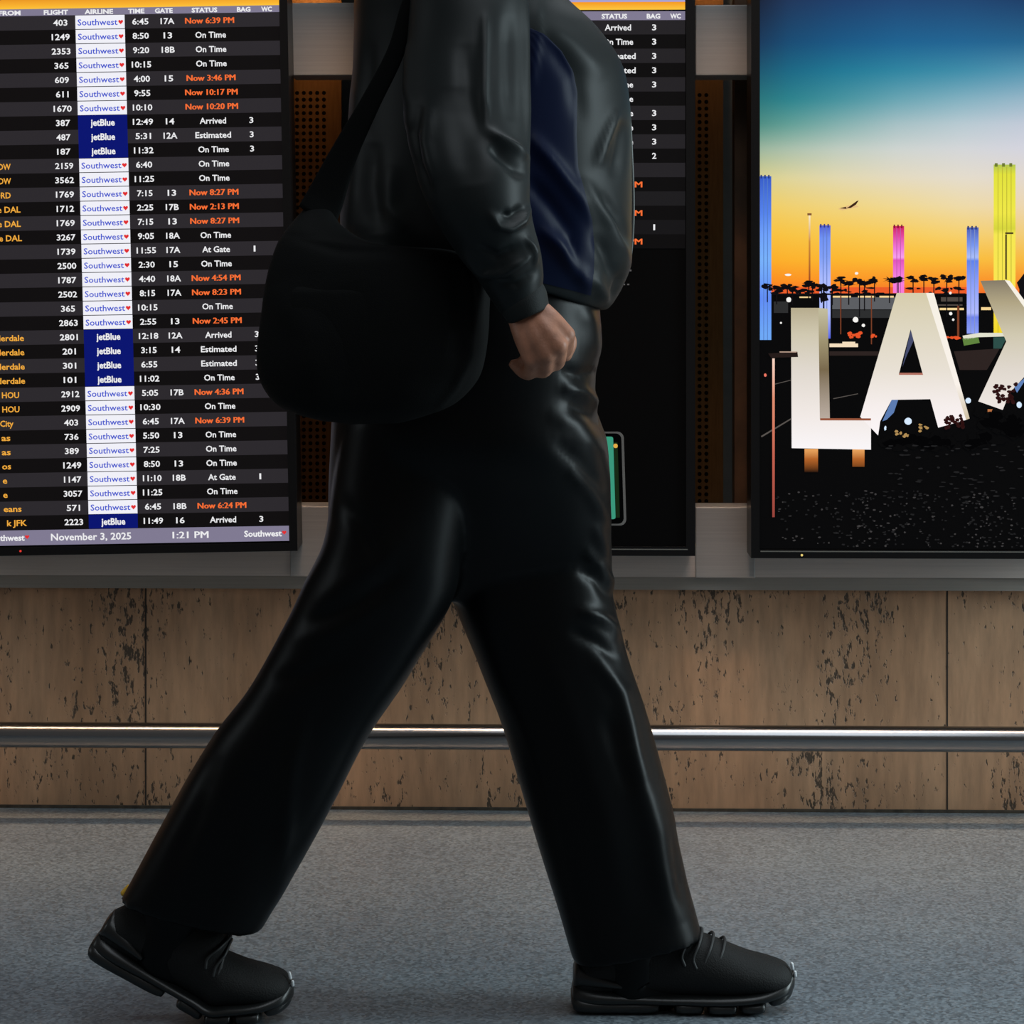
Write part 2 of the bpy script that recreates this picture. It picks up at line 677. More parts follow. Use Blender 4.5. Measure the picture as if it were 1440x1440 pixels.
# steel cover plates: upper and lower, in each gap between screens
for nm, pa, pb, ya, yb, lab in (
        ('L', 408, 514, 4, 106, 'square steel cover plate above the perforated strip beside the long arrivals board'),
        ('R', 978, 1062, 7, 106, 'square steel cover plate above the perforated strip beside the sunset poster screen'),
        ('l', 408, 499, 712, 811, 'lower steel cover plate behind the walking person, at the corner of the long arrivals board'),
        ('r', 978, 1062, 713, 813, 'lower steel cover plate between the half-dark board and the sunset poster screen')):
    a, b_ = onY(pa, ya, FY - 0.004), onY(pb, yb, FY - 0.004)
    o = obj('cover_plate', *box_vf(a[0], b_[0], FY - 0.004, 5.085, b_[2], a[2]), M['steel'])
    bevel(o, 0.0018)
    if nm in 'LR':
        bx = onY(504 if nm == 'L' else 1057, 50, 5.2)
        k = obj('bracket', *box_vf(bx[0] - 0.006, bx[0] + 0.006, 5.08, 5.302, bx[2] - 0.02, bx[2] + 0.02), M['lip'], o)
    tag(o, lab, 'cover plate', 'steel cover plates between the screens')

# perforated veneer strips seen through the gaps
PY = 5.27
for (pa, pb, hx0, nh, ztop, lab) in (
        (406, 480, 413, 5, 126, 'narrow perforated wood strip with five columns of holes beside the long arrivals board'),
        (972, 1017, 979, 2, 129, 'narrow perforated wood strip with two columns of holes beside the half-dark board')):
    a, b_ = onY(pa, -140, PY), onY(pb, 790, PY)
    pitch = 9.5 * PY / FPX
    root = np.array([(a[0] + b_[0]) / 2, PY, b_[2]])
    hx = onY(hx0, 0, PY)[0] - root[0]
    hz = onY(hx0, ztop, PY)[2] - root[2]
    pm = perforated('perforated_veneer', pitch, hx, nh, hz)
    v, f = box_vf(a[0] - root[0], b_[0] - root[0], 0, 0.02, 0, a[2] - root[2])
    o = obj('perforated_strip', v, f, pm)
    o.location = root
    tag(o, lab, 'wall panel', 'perforated strips between the screens')
    d = bpy.data.lights.new('recess_lamp', 'SPOT')
    d.energy = 90 if nh == 5 else 34
    d.color = (1.0, 0.62, 0.3)
    d.spot_size = math.radians(50)
    d.spot_blend = 1.0
    d.shadow_soft_size = 0.02
    lo = bpy.data.objects.new('recess_lamp', d)
    COL.objects.link(lo)
    lp = onY((pa + pb) / 2, -130, PY)
    lo.location = (lp[0], PY - 0.035, lp[2])
    lo.rotation_euler = (math.radians(22), 0, 0)
# brown upright seen at the right side of the right-hand gap
M['brown'] = pmat('brown_upright', (0.10, 0.045, 0.018), 0.6, noise_amt=0.3, noise_scale=20)
a, b_ = onY(1033, -100, 5.12), onY(1052, 790, 5.12)
struct(obj('trim_4', *box_vf(a[0], b_[0], 5.12, 5.2, b_[2], a[2]), M['brown']))

# hand rail
RY = 4.86
rc = onY(720, 1036.5, RY)
RR = 18.0 * RY / FPX
hr = thing('wall_rail', 'polished steel rail running along the stone wall behind the person', 'rail', (rc[0], RY, 0))
v, f = tube([(-4, RY, rc[2]), (0, RY, rc[2]), (5, RY, rc[2])], [RR] * 3, ring=40)
obj('rail', v, f, M['rail'], hr, smooth=True)
for px in (395, 800):
    p = onY(px, 1036, RY)
    v1 = tube([(p[0], RY + RR * 0.6, p[2]), (p[0], WY + 0.004, p[2])], [0.011, 0.011], ring=16)
    v2 = tube([(p[0], WY - 0.004, p[2]), (p[0], WY + 0.004, p[2])], [0.03, 0.03], ring=20)
    obj('bracket', *merge([v1, v2]), M['rail'], hr, smooth=True)


# ------------------------------------------------------------------ screens
TEXTQ = []              # (font object, finish function)


def queue_text(body, cx, cy, width, cap, bold=0.02):
    """returns a record; verts come later, centred on cx,cy (px, y down) with the given width and cap height"""
    cu = bpy.data.curves.new('t', 'FONT')
    cu.body = body
    cu.size = 1.0
    cu.offset = bold
    cu.resolution_u = 2
    o = bpy.data.objects.new('t', cu)
    COL.objects.link(o)
    rec = dict(o=o, cx=cx, cy=cy, w=width, cap=cap, body=body)
    TEXTQ.append(rec)
    return rec


def flush_text():
    dg = bpy.context.evaluated_depsgraph_get()
    dg.update()
    for r in TEXTQ:
        me = bpy.data.meshes.new_from_object(r['o'].evaluated_get(dg))
        n = len(me.vertices)
        A = np.empty(n * 3)
        me.vertices.foreach_get('co', A)
        A = A.reshape(-1, 3)
        F = [tuple(p.vertices) for p in me.polygons]
        x0, x1 = A[:, 0].min(), A[:, 0].max()
        capu = 0.729          # cap height of the built-in face per unit size
        sx = r['w'] / (x1 - x0)
        sy = r['cap'] / capu
        X = r['cx'] + (A[:, 0] - (x0 + x1) / 2) * sx
        Yd = r['cy'] - (A[:, 1] - capu / 2) * sy
        r['v'] = np.stack([X, Yd], 1)
        r['f'] = F
        bpy.data.meshes.remove(me)
    for r in TEXTQ:
        cu = r['o'].data
        bpy.data.objects.remove(r['o'])
        bpy.data.curves.remove(cu)
    TEXTQ.clear()


class Screen:
    """a flat screen; everything on it is given in picture px, laid in its own local plane"""

    def __init__(s, name, label, cat, ref, Y, roll=0.0, pitch=0.0, yaw=0.0, group=None):
        s.ref = ref
        p = onY(ref[0], ref[1], Y)
        s.k = ((p - EYE) @ FV) / FPX
        s.root = thing(name, label, cat, p, group)
        s.root.rotation_euler = (pitch, -roll, yaw)

    def L(s, pts, off):
        return np.array([((x - s.ref[0]) * s.k, -off, -(y - s.ref[1]) * s.k) for x, y in pts])

    def z(s, y):
        return -(y - s.ref[1]) * s.k

    def poly(s, name, polys, m, off, parent=None):
        """flat shapes (px polygons) on the screen"""
        V, F = [], []
        for q in polys:
            n = len(V)
            V += list(s.L(q, off))
            F.append(tuple(range(n, n + len(q)))[::-1])
        return obj(name, V, F, m, parent or s.root, local=True)

    def each(s, name, polys, m, off):
        for p in polys:
            s.poly(name, [p], m, off)

    def rect(s, name, x0, y0, x1, y1, m, off, parent=None):
        return s.poly(name, [[(x0, y0), (x1, y0), (x1, y1), (x0, y1)]], m, off, parent)

    def text(s, name, recs, m, off, parent=None):
        P = []
        for r in recs:
            shifts = (-0.45, 0.0, 0.45) if 'PM' in r['body'] else (0.0,)
            for k, dx in enumerate(shifts):
                P.append((s.L(r['v'] + np.array([dx, 0]), off + k * 0.00004), r['f']))
        v, f = merge(P)
        return obj(name, v, f, m, parent or s.root, local=True)

    def cabinet(s, x0, y0, x1, y1, b, depth=0.12):
        """housing with a raised bezel frame and a dark glass"""
        k = s.k
        X0, X1, Z0, Z1 = (x0 - s.ref[0]) * k, (x1 - s.ref[0]) * k, s.z(y1), s.z(y0)
        B = b * k
        parts = [box_vf(X0, X1, 0.004, depth, Z0, Z1),
                 box_vf(X0, X0 + B, -0.006, 0.004, Z0, Z1), box_vf(X1 - B, X1, -0.006, 0.004, Z0, Z1),
                 box_vf(X0 + B, X1 - B, -0.006, 0.004, Z0, Z0 + B), box_vf(X0 + B, X1 - B, -0.006, 0.004, Z1 - B, Z1)]
        obj('housing', *merge(parts), M['bezel'], s.root, local=True)
        obj('display_glass', *box_vf(X0 + B, X1 - B, 0.0, 0.003, Z0 + B, Z1 - B), M['glass'], s.root, local=True)


WHITE = em((236, 236, 238))
ORANGE = em((246, 110, 52))
AMBER = em((240, 170, 62))
GREYROW = em((44, 41, 45))
BLACKROW = em((15, 13, 14))
BAR = em((128, 122, 146))
TILE_W = em((240, 240, 248))
TILE_B = em((8, 20, 112))
BLUE = em((62, 82, 205))
RED = em((225, 45, 48))

rows1 = [l.split('|') for l in '''403|S|6:45|17A|Now 6:39 PM||
1249|S|8:50|13|On Time||
2353|S|9:20|18B|On Time||
365|S|10:15||On Time||
609|S|4:00|15|Now 3:46 PM||
611|S|9:55||Now 10:17 PM||
1670|S|10:10||Now 10:20 PM||
387|J|12:49|14|Arrived|3|
487|J|5:31|12A|Estimated|3|
187|J|11:32||On Time|3|
2159|S|6:40||On Time||MDW,20
3562|S|11:25||On Time||MDW,20
1769|S|7:15|13|Now 8:27 PM||ORD,19
1712|S|2:25|17B|Now 2:13 PM||Love DAL,32
1769|S|7:15|13|Now 8:27 PM||Love DAL,32
3267|S|9:05|18A|On Time||Love DAL,33
1739|S|11:55|17A|At Gate|1|
2500|S|2:30|15|On Time||
1787|S|4:40|18A|Now 4:54 PM||
2502|S|8:15|17A|Now 8:23 PM||
365|S|10:15||On Time||
2863|S|2:55|13|Now 2:45 PM||
2801|J|12:18|12A|Arrived|3|Lauderdale,32
201|J|3:15|14|Estimated|3|Lauderdale,32
301|J|6:55||Estimated|3|Lauderdale,32
101|J|11:02||On Time|3|Lauderdale,32
2912|S|5:05|17B|Now 4:36 PM||HOU,23
2909|S|10:30||On Time||HOU,23
403|S|6:45|17A|Now 6:39 PM||City,14
736|S|5:50|13|On Time||as,9
389|S|7:25||On Time||as,9
1249|S|8:50|13|On Time||os,9
1147|S|11:10|18B|At Gate|1|e,3
3057|S|11:25||On Time||e,3
571|S|6:45|18B|Now 6:24 PM||eans,22
2223|J|11:49|16|Arrived|3|k JFK,29'''.split('\n')]
W_ST = {'On Time': 43, 'Arrived': 37, 'Estimated': 50, 'At Gate': 39}


def wtxt(t, per=6.4):
    n = 0
    for ch in t:
        n += {'1': 5.6, ':': 3.0, ' ': 3.0, 'W': 9, 'M': 8.2, 'i': 2.6, 'l': 2.6, 'r': 4.2, 't': 3.6, 'J': 5.6, 'H': 8, 'O': 8.6, 'U': 7.6, 'D': 7.6, 'A': 7.4, 'K': 7, 'F': 6, 'R': 7}.get(ch, per)
    return n


T = 0.0016


def heart(cx, cy, r):
    out = []
    for k in range(20):
        t = 2 * math.pi * k / 20
        out.append((cx + r * 0.95 * math.sin(t) ** 3, cy - r * (0.8125 * math.cos(t) - 0.3125 * math.cos(2 * t) - 0.125 * math.cos(3 * t) - 0.06 * math.cos(4 * t))))
    return out



S1 = Screen('arrivals_board', 'arrivals screen full of flight rows with airline tiles, left of the person',
            'screen', (400, 386), 4.845, roll=math.radians(0.95), pitch=math.radians(1.5), yaw=math.radians(2.0))
S1.cabinet(-92, -90, 411.5, 775.5, 11.5)
R0, RP = 27.8, 20.05
row_of = []
for i in range(36):
    y = R0 + RP * i
    row_of.append(S1.rect('flight_row', -78, y - RP / 2, 400, y + RP / 2, GREYROW if i % 2 == 0 else BLACKROW, 0.0008))
foot1 = S1.rect('footer_bar', -78, R0 + RP * 35.5 + 0.6, 400, 761.5, BAR, 0.0008)
head1 = S1.rect('header_bar', -78, 8.2, 400, R0 - RP / 2, BAR, 0.0008)
oz = [(S1.z(8.2), (252, 196, 60)), (S1.z(4), (250, 180, 48)), (S1.z(-8), (230, 140, 30)), (S1.z(-72), (200, 120, 40))]
S1.rect('title_band', -78, -72, 400, 8.2, ramp_em('amber_title_band', oz), 0.0008)
q = []                  # (row or bar, part name, record, material)


def put(parent, nm, m, *a):
    q.append((parent, nm, queue_text(*a), m))


for i, (fl_, al, tm, gt, st, bg, city) in enumerate(rows1):
    y = R0 + RP * i
    dx = (i - 17.5) * 0.12
    row = row_of[i]
    x = 150.5 + dx
    sw = al == 'S'
    S1.rect('airline_tile', x - 34.5, y - RP / 2 + (0.5 if sw else 0), x + 34.5, y + RP / 2 - (0.5 if sw else 0), TILE_W if sw else TILE_B, 0.0012, row)
    put(row, 'airline_name', BLUE if sw else WHITE, 'Southwest' if sw else 'jetBlue', x - (3.4 if sw else 0), y, 56 if sw else 34, 8.8 if sw else 9.4, 0.012 if sw else 0.03)
    if sw:
        S1.poly('heart_mark', [heart(x + 29.0, y + 0.3, 3.6)], RED, T + 0.0002, row)
    put(row, 'flight_number', WHITE, fl_, 95 + dx, y, wtxt(fl_, 6.6), 8.6)
    put(row, 'arrival_time', WHITE, tm, 207 + dx, y, wtxt(tm, 6.6), 8.6)
    if gt:
        put(row, 'gate_number', WHITE, gt, 245 + dx, y, wtxt(gt, 6.4), 8.6)
    if st.startswith('Now'):
        put(row, 'status_text', ORANGE, st, 304 + dx, y, 68 if len(st) == 11 else 73, 8.6, 0.0)
    else:
        put(row, 'status_text', WHITE, st, 305 + dx, y, W_ST[st], 8.6)
    if bg:
        put(row, 'bag_number', WHITE, bg, 359 + dx, y, 5.6 if bg != '1' else 2.6, 8.4)
    if city:
        t, rx = city.split(',')
        ww = wtxt(t, 6.3)
        put(row, 'city_name', AMBER, t, float(rx) - ww / 2 + dx, y, ww, 8.6)
for t, x, wd in (('G FROM', 16, 43), ('FLIGHT', 87, 34), ('AIRLINE', 147, 40), ('TIME', 199.5, 23), ('GATE', 238, 25), ('STATUS', 295, 36), ('BAG', 350, 19), ('WC', 382, 15)):
    put(head1, 'column_title', WHITE, t, x, 13.2, wd, 6.4, 0.04)
put(foot1, 'date_text', WHITE, 'November 3, 2025', 121, 750.3, 113, 10)
put(foot1, 'clock_text', WHITE, '1:21 PM', 261, 750.3, 50, 10, 0.0)
put(foot1, 'footer_name', WHITE, 'Southwest', 363, 750.3, 53, 8.6, 0.03)
put(foot1, 'footer_name', WHITE, 'Southwest', 1, 750.3, 53, 8.6, 0.03)
# second board
rows2 = [('Arrived', '3'), ('On Time', '3'), ('Estimated', '3'), ('Estimated', '3'), ('On Time', '3'), ('On Time', ''), ('On Time', '3'),
         ('On Time', '3'), ('On Time', '3'), ('On Time', '2'), ('', ''), ('PM', ''), ('', ''), ('PM', ''), ('', '1'), ('PM', '')]
q2 = []
for i, (st, bg) in enumerate(rows2):
    y = 38.2 + 20.08 * i
    if st == 'PM':
        q2.append((i, 'status_text', queue_text('PM', 894, y, 18, 8.6, 0.0), ORANGE))
    elif st:
        q2.append((i, 'status_text', queue_text(st, 869, y, W_ST[st], 8.6), WHITE))
    if bg:
        q2.append((i, 'bag_number', queue_text(bg, 920, y, 6 if bg != '1' else 2.6, 8.4), WHITE))
for t, x, wd in (('GATE', 808, 25), ('STATUS', 864, 36), ('BAG', 919, 19), ('WC', 950, 15)):
    q2.append((-1, 'column_title', queue_text(t, x, 22.5, wd, 6.6, 0.04), WHITE))
flush_text()

for parent, nm, rec, m in q:
    S1.text(nm, [rec], m, T, parent)
for x in (393, 31):
    S1.poly('heart_mark', [heart(x, 749.5, 3.2)], RED, T, foot1)
S1.poly('standby_light', [[(22 + 1.6 * math.cos(a), 769 + 1.6 * math.sin(a)) for a in np.linspace(0, 6.1, 12)]], em((240, 60, 50)), 0.0072)

S2 = Screen('arrivals_board', 'half-dark arrivals screen behind the person, with only the status and bag columns showing',
            'screen', (977, 400), 4.85)
S2.cabinet(499, -86, 977.5, 781.5, 13)
row2 = []
for i in range(16):
    y = 38.2 + 20.08 * i
    g = (36, 34, 37) if i < 11 else (29, 28, 30) if i < 14 else (22, 21, 23)
    row2.append(S2.rect('flight_row', 512, y - 10.04, 963.5, y + 10.04, em(g) if i % 2 == 0 else em((12, 11, 12)), 0.0008))
head2 = S2.rect('header_bar', 512, 15.5, 963.5, 28.1, BAR, 0.0008)
S2.rect('title_band', 512, 2.5, 963.5, 13.5, ramp_em('amber_title_band', [(S2.z(13.5), (252, 198, 62)), (S2.z(2.5), (246, 152, 30))]), 0.0008)
S2.rect('title_bar', 512, -74, 963.5, 2.5, em((168, 160, 205)), 0.0008)
for i, nm, rec, m in q2:
    S2.text(nm, [rec], m, T, head2 if i < 0 else row2[i])
S2.poly('page_marks', [[(876, 379), (888, 379), (888, 381.5), (876, 381.5)], [(876, 399), (879, 399), (879, 401), (876, 401)], [(882, 399), (885, 399), (885, 401), (882, 401)]], em((84, 82, 82)), T)
obj('bezel_edge', *merge([(S2.L([(515, 771.5), (967, 771.5), (967, 773), (515, 773)], 0.0068), [(3, 2, 1, 0)])]), M['zip'], S2.root, local=True)

# ------------------------------------------------------------------ poster screen
S3 = Screen('poster_screen', 'bright poster screen showing white letters under a sunset sky, at the right edge', 'screen', (1060, 400), 4.85)
S3.cabinet(1056, -86, 1540, 784.5, 12)
XS, XE = 1068.5, 1528
ys = [-74, 0, 60, 100, 140, 175, 210, 250, 290, 330, 365, 395, 420]
xs = [1068, 1110, 1180, 1260, 1350, 1440, 1530]
g = {
    -74: [(18, 26, 44), (22, 38, 66), (24, 50, 88), (26, 58, 100), (26, 58, 100), (24, 52, 94), (20, 44, 84)],
    0: [(24, 36, 60), (30, 54, 90), (28, 62, 106), (30, 70, 116), (30, 70, 114), (28, 62, 104), (26, 56, 98)],
    60: [(24, 58, 92), (22, 76, 116), (24, 88, 132), (28, 98, 144), (32, 100, 146), (36, 100, 142), (40, 100, 140)],
    100: [(28, 88, 112), (26, 104, 132), (32, 120, 148), (46, 132, 160), (62, 140, 168), (84, 148, 176), (96, 150, 180)],
    140: [(42, 118, 124), (44, 130, 140), (70, 146, 158), (104, 164, 178), (130, 176, 192), (150, 182, 200), (160, 186, 204)],
    175: [(80, 142, 132), (98, 158, 150), (132, 176, 174), (166, 192, 196), (184, 202, 210), (194, 202, 216), (198, 204, 220)],
    210: [(158, 182, 158), (172, 192, 172), (192, 204, 192), (206, 212, 208), (212, 214, 216), (212, 212, 222), (212, 212, 222)],
    250: [(216, 208, 142), (222, 212, 156), (226, 216, 176), (228, 218, 192), (228, 220, 204), (226, 216, 206), (226, 216, 206)],
    290: [(242, 206, 98), (240, 208, 112), (240, 212, 128), (240, 216, 146), (238, 218, 168), (236, 214, 176), (236, 214, 176)],
    330: [(250, 192, 60), (248, 196, 68), (248, 200, 80), (248, 204, 92), (246, 208, 110), (242, 204, 120), (242, 204, 120)],
    365: [(252, 172, 40), (252, 178, 44), (252, 182, 48), (252, 188, 54), (250, 190, 60), (248, 186, 66), (248, 186, 66)],
    395: [(252, 140, 32), (252, 146, 34), (252, 150, 36), (250, 148, 38), (250, 150, 40), (248, 146, 46), (248, 146, 46)],
    420: [(240, 84, 36), (244, 96, 36), (244, 100, 36), (244, 100, 38), (240, 96, 40), (240, 96, 44), (240, 96, 44)],
}
GC = np.array([[lin(c) for c in g[y]] for y in ys])      # interpolate on sRGB for smoothness
GS = np.array([[c for c in g[y]] for y in ys], float)
ny, nx = 100, 48
V, Fc, cols = [], [], []
for i in range(ny + 1):
    y = -74 + (420 + 74) * i / ny
    for j in range(nx + 1):
        x = XS + (XE - XS) * j / nx
        colsx = np.array([[np.interp(x, xs, GS[r, :, c]) for r in range(len(ys))] for c in range(3)])
        c = [np.interp(y, ys, colsx[k]) for k in range(3)]
        V.append(S3.L([(x, y)], 0.0008)[0])
        cols.append(lin(c))
for i in range(ny):
    for j in range(nx):
        a = i * (nx + 1) + j
        Fc.append((a, a + nx + 1, a + nx + 2, a + 1))
ms, nt, b = new_mat('poster_sky')
b.inputs['Base Color'].default_value = (0.0015, 0.0015, 0.0015, 1)
b.inputs['Specular IOR Level'].default_value = 0.04
at = nt.nodes.new('ShaderNodeAttribute')
at.attribute_name = 'picture'
nt.links.new(at.outputs['Color'], b.inputs['Emission Color'])
b.inputs['Emission Strength'].default_value = 1.0
obj('pictured_sky', V, Fc, ms, S3.root, local=True, cols=cols)
S3.rect('pictured_ground', XS, 412, XE, 771.5, em((5, 5, 6)), 0.0011)


def rectp(x0, y0, x1, y1):
    return [(x0, y0), (x1, y0), (x1, y1), (x0, y1)]


def blob(cx, cy, rx, ry, n=9, jit=0.35):
    return [(cx + rx * (1 + random.uniform(-jit, jit)) * math.cos(2 * math.pi * k / n), cy + ry * (1 + random.uniform(-jit, jit)) * math.sin(2 * math.pi * k / n)) for k in range(n)]


# orange glow of the horizon, seen between trunks
S3.poly('pictured_horizon', [rectp(1084, 404, 1372, 413)], em((236, 92, 40)), 0.0012)
S3.each('pictured_building', [rectp(1170, 418, 1258, 435)], em((92, 94, 98)), 0.0013)
S3.each('pictured_building', [rectp(1170, 436, 1254, 447), rectp(1088, 424, 1108, 440)], em((44, 45, 46)), 0.0013)
S3.each('pictured_building', [rectp(1322, 418, 1352, 424), rectp(1318, 428, 1352, 430)], em((80, 72, 66)), 0.0013)
S3.each('pictured_light', [rectp(1170, 416, 1196, 418.5), rectp(1206, 416, 1230, 418.5), rectp(1236, 416, 1256, 418.5), rectp(1124, 417, 1140, 419), rectp(1320, 433, 1354, 436), rectp(1378, 432, 1392, 436)],
        em((246, 214, 150)), 0.0014)
# light towers
for (x0, x1, y0, y1, st) in (
        (1068.5, 1084.5, 248, 478, [(248, (54, 92, 200)), (300, (84, 130, 236)), (330, (110, 160, 250)), (365, (120, 178, 250)), (420, (96, 140, 246)), (470, (110, 168, 246))]),
        (1152, 1167.5, 317, 476, [(317, (80, 92, 210)), (335, (112, 146, 244)), (362, (130, 160, 246)), (392, (170, 186, 254)), (440, (178, 192, 255)), (476, (80, 96, 230))]),
        (1255, 1270.5, 318, 412, [(318, (206, 24, 84)), (332, (226, 70, 160)), (350, (240, 120, 220)), (362, (246, 160, 240)), (366, (226, 80, 190)), (390, (244, 130, 226)), (412, (248, 120, 214))]),
        (1358, 1374.5, 320, 469, [(320, (70, 90, 180)), (345, (120, 150, 240)), (362, (170, 190, 250)), (367, (96, 130, 236)), (400, (140, 160, 250)), (440, (176, 186, 255)), (446, (110, 130, 236)), (469, (140, 160, 246))]),
        (1395.5, 1426, 232, 470, [(232, (176, 196, 80)), (246, (226, 226, 60)), (300, (240, 232, 70)), (322, (214, 214, 60)), (330, (246, 232, 80)), (400, (250, 228, 80)), (470, (244, 216, 40))])):
    t = S3.rect('pictured_tower', x0, y0, x1, y1, ramp_em('tower_light', [(S3.z(a), c) for a, c in st]), 0.0015)
    nrm = max(1, int((x1 - x0) / 7))
    dk = [int(v * 0.78) for v in st[2][1]]
    S3.poly('tower_rib', [rectp(x0 + (x1 - x0) * (k + 1) / (nrm + 1) - 0.5, y0 + 3, x0 + (x1 - x0) * (k + 1) / (nrm + 1) + 0.5, y1) for k in range(nrm)], em(dk), 0.0016, t)
    dk2 = [int(v * 0.62) for v in st[0][1]]
    S3.poly('tower_crown', [rectp(x0 + (x1 - x0) * (k + 0.15) / 3, y0 - 2, x0 + (x1 - x0) * (k + 0.55) / 3, y0 + 3) for k in range(3)], em(dk2), 0.0016, t)
# palms
tr_, cr = [], []
px_list = [(1079, 403), (1092, 406), (1107, 403), (1114, 407), (1137, 399), (1142, 401), (1155, 404), (1170, 404), (1182, 394), (1193, 400), (1208, 396), (1215, 398), (1229, 394),
           (1250, 393), (1262, 392), (1283, 392), (1298, 392), (1312, 394), (1330, 392), (1347, 389)]
for (x, y) in px_list:
    tr_.append(rectp(x - 0.8, y, x + 0.8, y + random.uniform(22, 60) if x > 1165 else y + 22))
    for _ in range(5):
        cr.append(blob(x + random.uniform(-6, 6), y + random.uniform(-4, 4), random.uniform(3, 6), random.uniform(1.6, 3)))
    for _ in range(7):
        a = random.uniform(0, math.pi * 2)
        tip = (x + 11 * math.cos(a), y + 6 * math.sin(a) + 1)
        cr.append([(x - 1.2, y + 1), (x + 1.2, y - 1), tip])
for _ in range(40):
    x = random.uniform(1086, 1352)
    cr.append(blob(x, random.uniform(405, 413), random.uniform(2, 7), random.uniform(1.0, 2.4)))
cr.append(blob(1158, 418, 7, 7))
cr.append(blob(1437, 402, 9, 16))
S3.poly('pictured_palms', tr_ + cr + [rectp(1157, 404, 1159, 436), rectp(1086, 412.5, 1356, 415)], em((14, 12, 16)), 0.0017)
S3.poly('pictured_trunk', [rectp(1344.5, 430, 1347.5, 474), rectp(1181, 415, 1182.5, 470), rectp(1224, 415, 1225.5, 484)], em((120, 62, 38)), 0.0018)
S3.each('pictured_light', [blob(1109, 421.5, 3.6, 3.6, 12, 0.05), blob(1202.5, 449.5, 4, 4, 12, 0.05), blob(1213.5, 457.5, 2.4, 2.4, 10, 0.05), blob(1335.5, 441, 2.4, 2.4, 10, 0.05),
                            blob(1339, 449.5, 1.8, 1.8, 8, 0.05), blob(1098, 454, 1.5, 1.5, 8, 0.05), blob(1204, 384.5, 2.4, 2, 10, 0.1), blob(1108, 386.5, 4.5, 1.6, 10, 0.1), blob(1335, 412, 2, 2, 8, 0.1)], em((246, 244, 240)), 0.0019)
S3.each('pictured_glow', [blob(random.uniform(1190, 1214), random.uniform(466, 474), 3.2, 2.2) for _ in range(9)] + [blob(random.uniform(1220, 1231), random.uniform(469, 474), 2, 2) for _ in range(4)]
        + [blob(random.uniform(1330, 1350), random.uniform(473, 478), 3.5, 1.8) for _ in range(6)], em((232, 84, 40)), 0.0019)
S3.poly('pictured_vehicle', [rectp(1166, 483, 1206, 488), rectp(1184, 480.5, 1202, 484)], em((244, 222, 190)), 0.0019)
S3.poly('pictured_vehicle', [[(1352, 472), (1375, 468), (1412, 468), (1412, 473), (1374, 474), (1354, 478)]], em((226, 226, 206)), 0.0019)
S3.poly('pictured_vehicle', [[(1352, 476), (1374, 474), (1376, 482), (1354, 486)]], em((96, 132, 62)), 0.0019)
S3.poly('pictured_vehicle', [[(1395, 474), (1414, 474), (1406, 490), (1395, 490)]], em((44, 78, 72)), 0.0019)
S3.each('pictured_road', [[(1166, 494), (1240, 494), (1240, 500), (1166, 500)], [(1340, 494), (1404, 490), (1386, 520), (1348, 520)]], em((44, 34, 32)), 0.0014)
S3.each('pictured_road', [[(1070, 613), (1112, 588), (1112, 590), (1071, 615)], [(1171, 560), (1206, 553), (1206, 554), (1172, 561)], [(1088, 540), (1112, 534), (1112, 535), (1088, 541)]], em((88, 82, 78)), 0.0014)
# lamp posts and aircraft
S3.rect('pictured_lamp_post', 1136.9, 303, 1139.3, 400, ramp_em('post', [(S3.z(303), (250, 236, 200)), (S3.z(340), (206, 140, 60)), (S3.z(400), (150, 60, 26))]), 0.0016)
S3.rect('pictured_lamp_post', 1135, 300, 1141, 303, em((130, 84, 50)), 0.0017)
S3.each('pictured_lamp_post', [rectp(1411.6, 330, 1413.8, 393), rectp(1411.6, 327, 1423, 329.5)], em((72, 58, 30)), 0.0018)
S3.each('pictured_aircraft', [[(1178, 294), (1192, 289), (1204, 289), (1207, 291), (1196, 293.5), (1184, 296)]], em((230, 190, 130)), 0.0016)
S3.each('pictured_aircraft', [[(1189, 293), (1193, 291), (1204, 283), (1207, 282), (1203, 288), (1196, 292.5)], [(1180, 293), (1189, 291), (1190, 294)]], em((58, 32, 20)), 0.0017)
# giant letters
LZ = lambda *st: [(S3.z(a), c) for a, c in st]
lf = ramp_em('letter_face', LZ((394, (132, 122, 104)), (425, (176, 164, 132)), (470, (208, 200, 176)), (520, (224, 216, 206)), (585, (242, 234, 230)), (632, (250, 246, 248))))
lfA = ramp_em('letter_face_bright', LZ((410, (214, 204, 172)), (460, (222, 214, 192)), (520, (232, 224, 212)), (570, (246, 238, 236)), (610, (252, 246, 248))))
lsd = ramp_em('letter_side', LZ((433, (196, 190, 160)), (480, (158, 146, 112)), (520, (120, 104, 76)), (589, (186, 172, 160))))
lsb = ramp_em('letter_side_bright', LZ((412, (246, 240, 228)), (540, (250, 242, 234)), (590, (206, 190, 160))))
Lt = S3.poly('pictured_letter', [[(1112, 433), (1150.5, 433), (1152.5, 590), (1224, 591), (1224, 632), (1113, 630)]], lf, 0.0022)
S3.poly('letter_side', [[(1150.5, 433), (1163.5, 434), (1166.5, 588), (1152.5, 590)]], lsd, 0.0022, Lt)
S3.poly('letter_side', [rectp(1153, 588, 1224, 591)], em((150, 84, 58)), 0.0023, Lt)
At = S3.poly('pictured_letter', [[(1260, 412), (1279.5, 463), (1263, 526), (1253, 562), (1237, 592), (1234, 612), (1209, 586)],
                                 [(1260, 412), (1301, 412), (1279.5, 463)],
                                 [(1301, 412), (1357, 590), (1318, 601), (1307, 561), (1296.5, 526), (1279.5, 463)],
                                 [(1263, 526), (1296.5, 526), (1307, 561), (1253, 562)]], lfA, 0.0022)
S3.poly('letter_side', [[(1301, 412), (1312, 412), (1362, 588), (1357, 590)]], lsb, 0.0022, At)
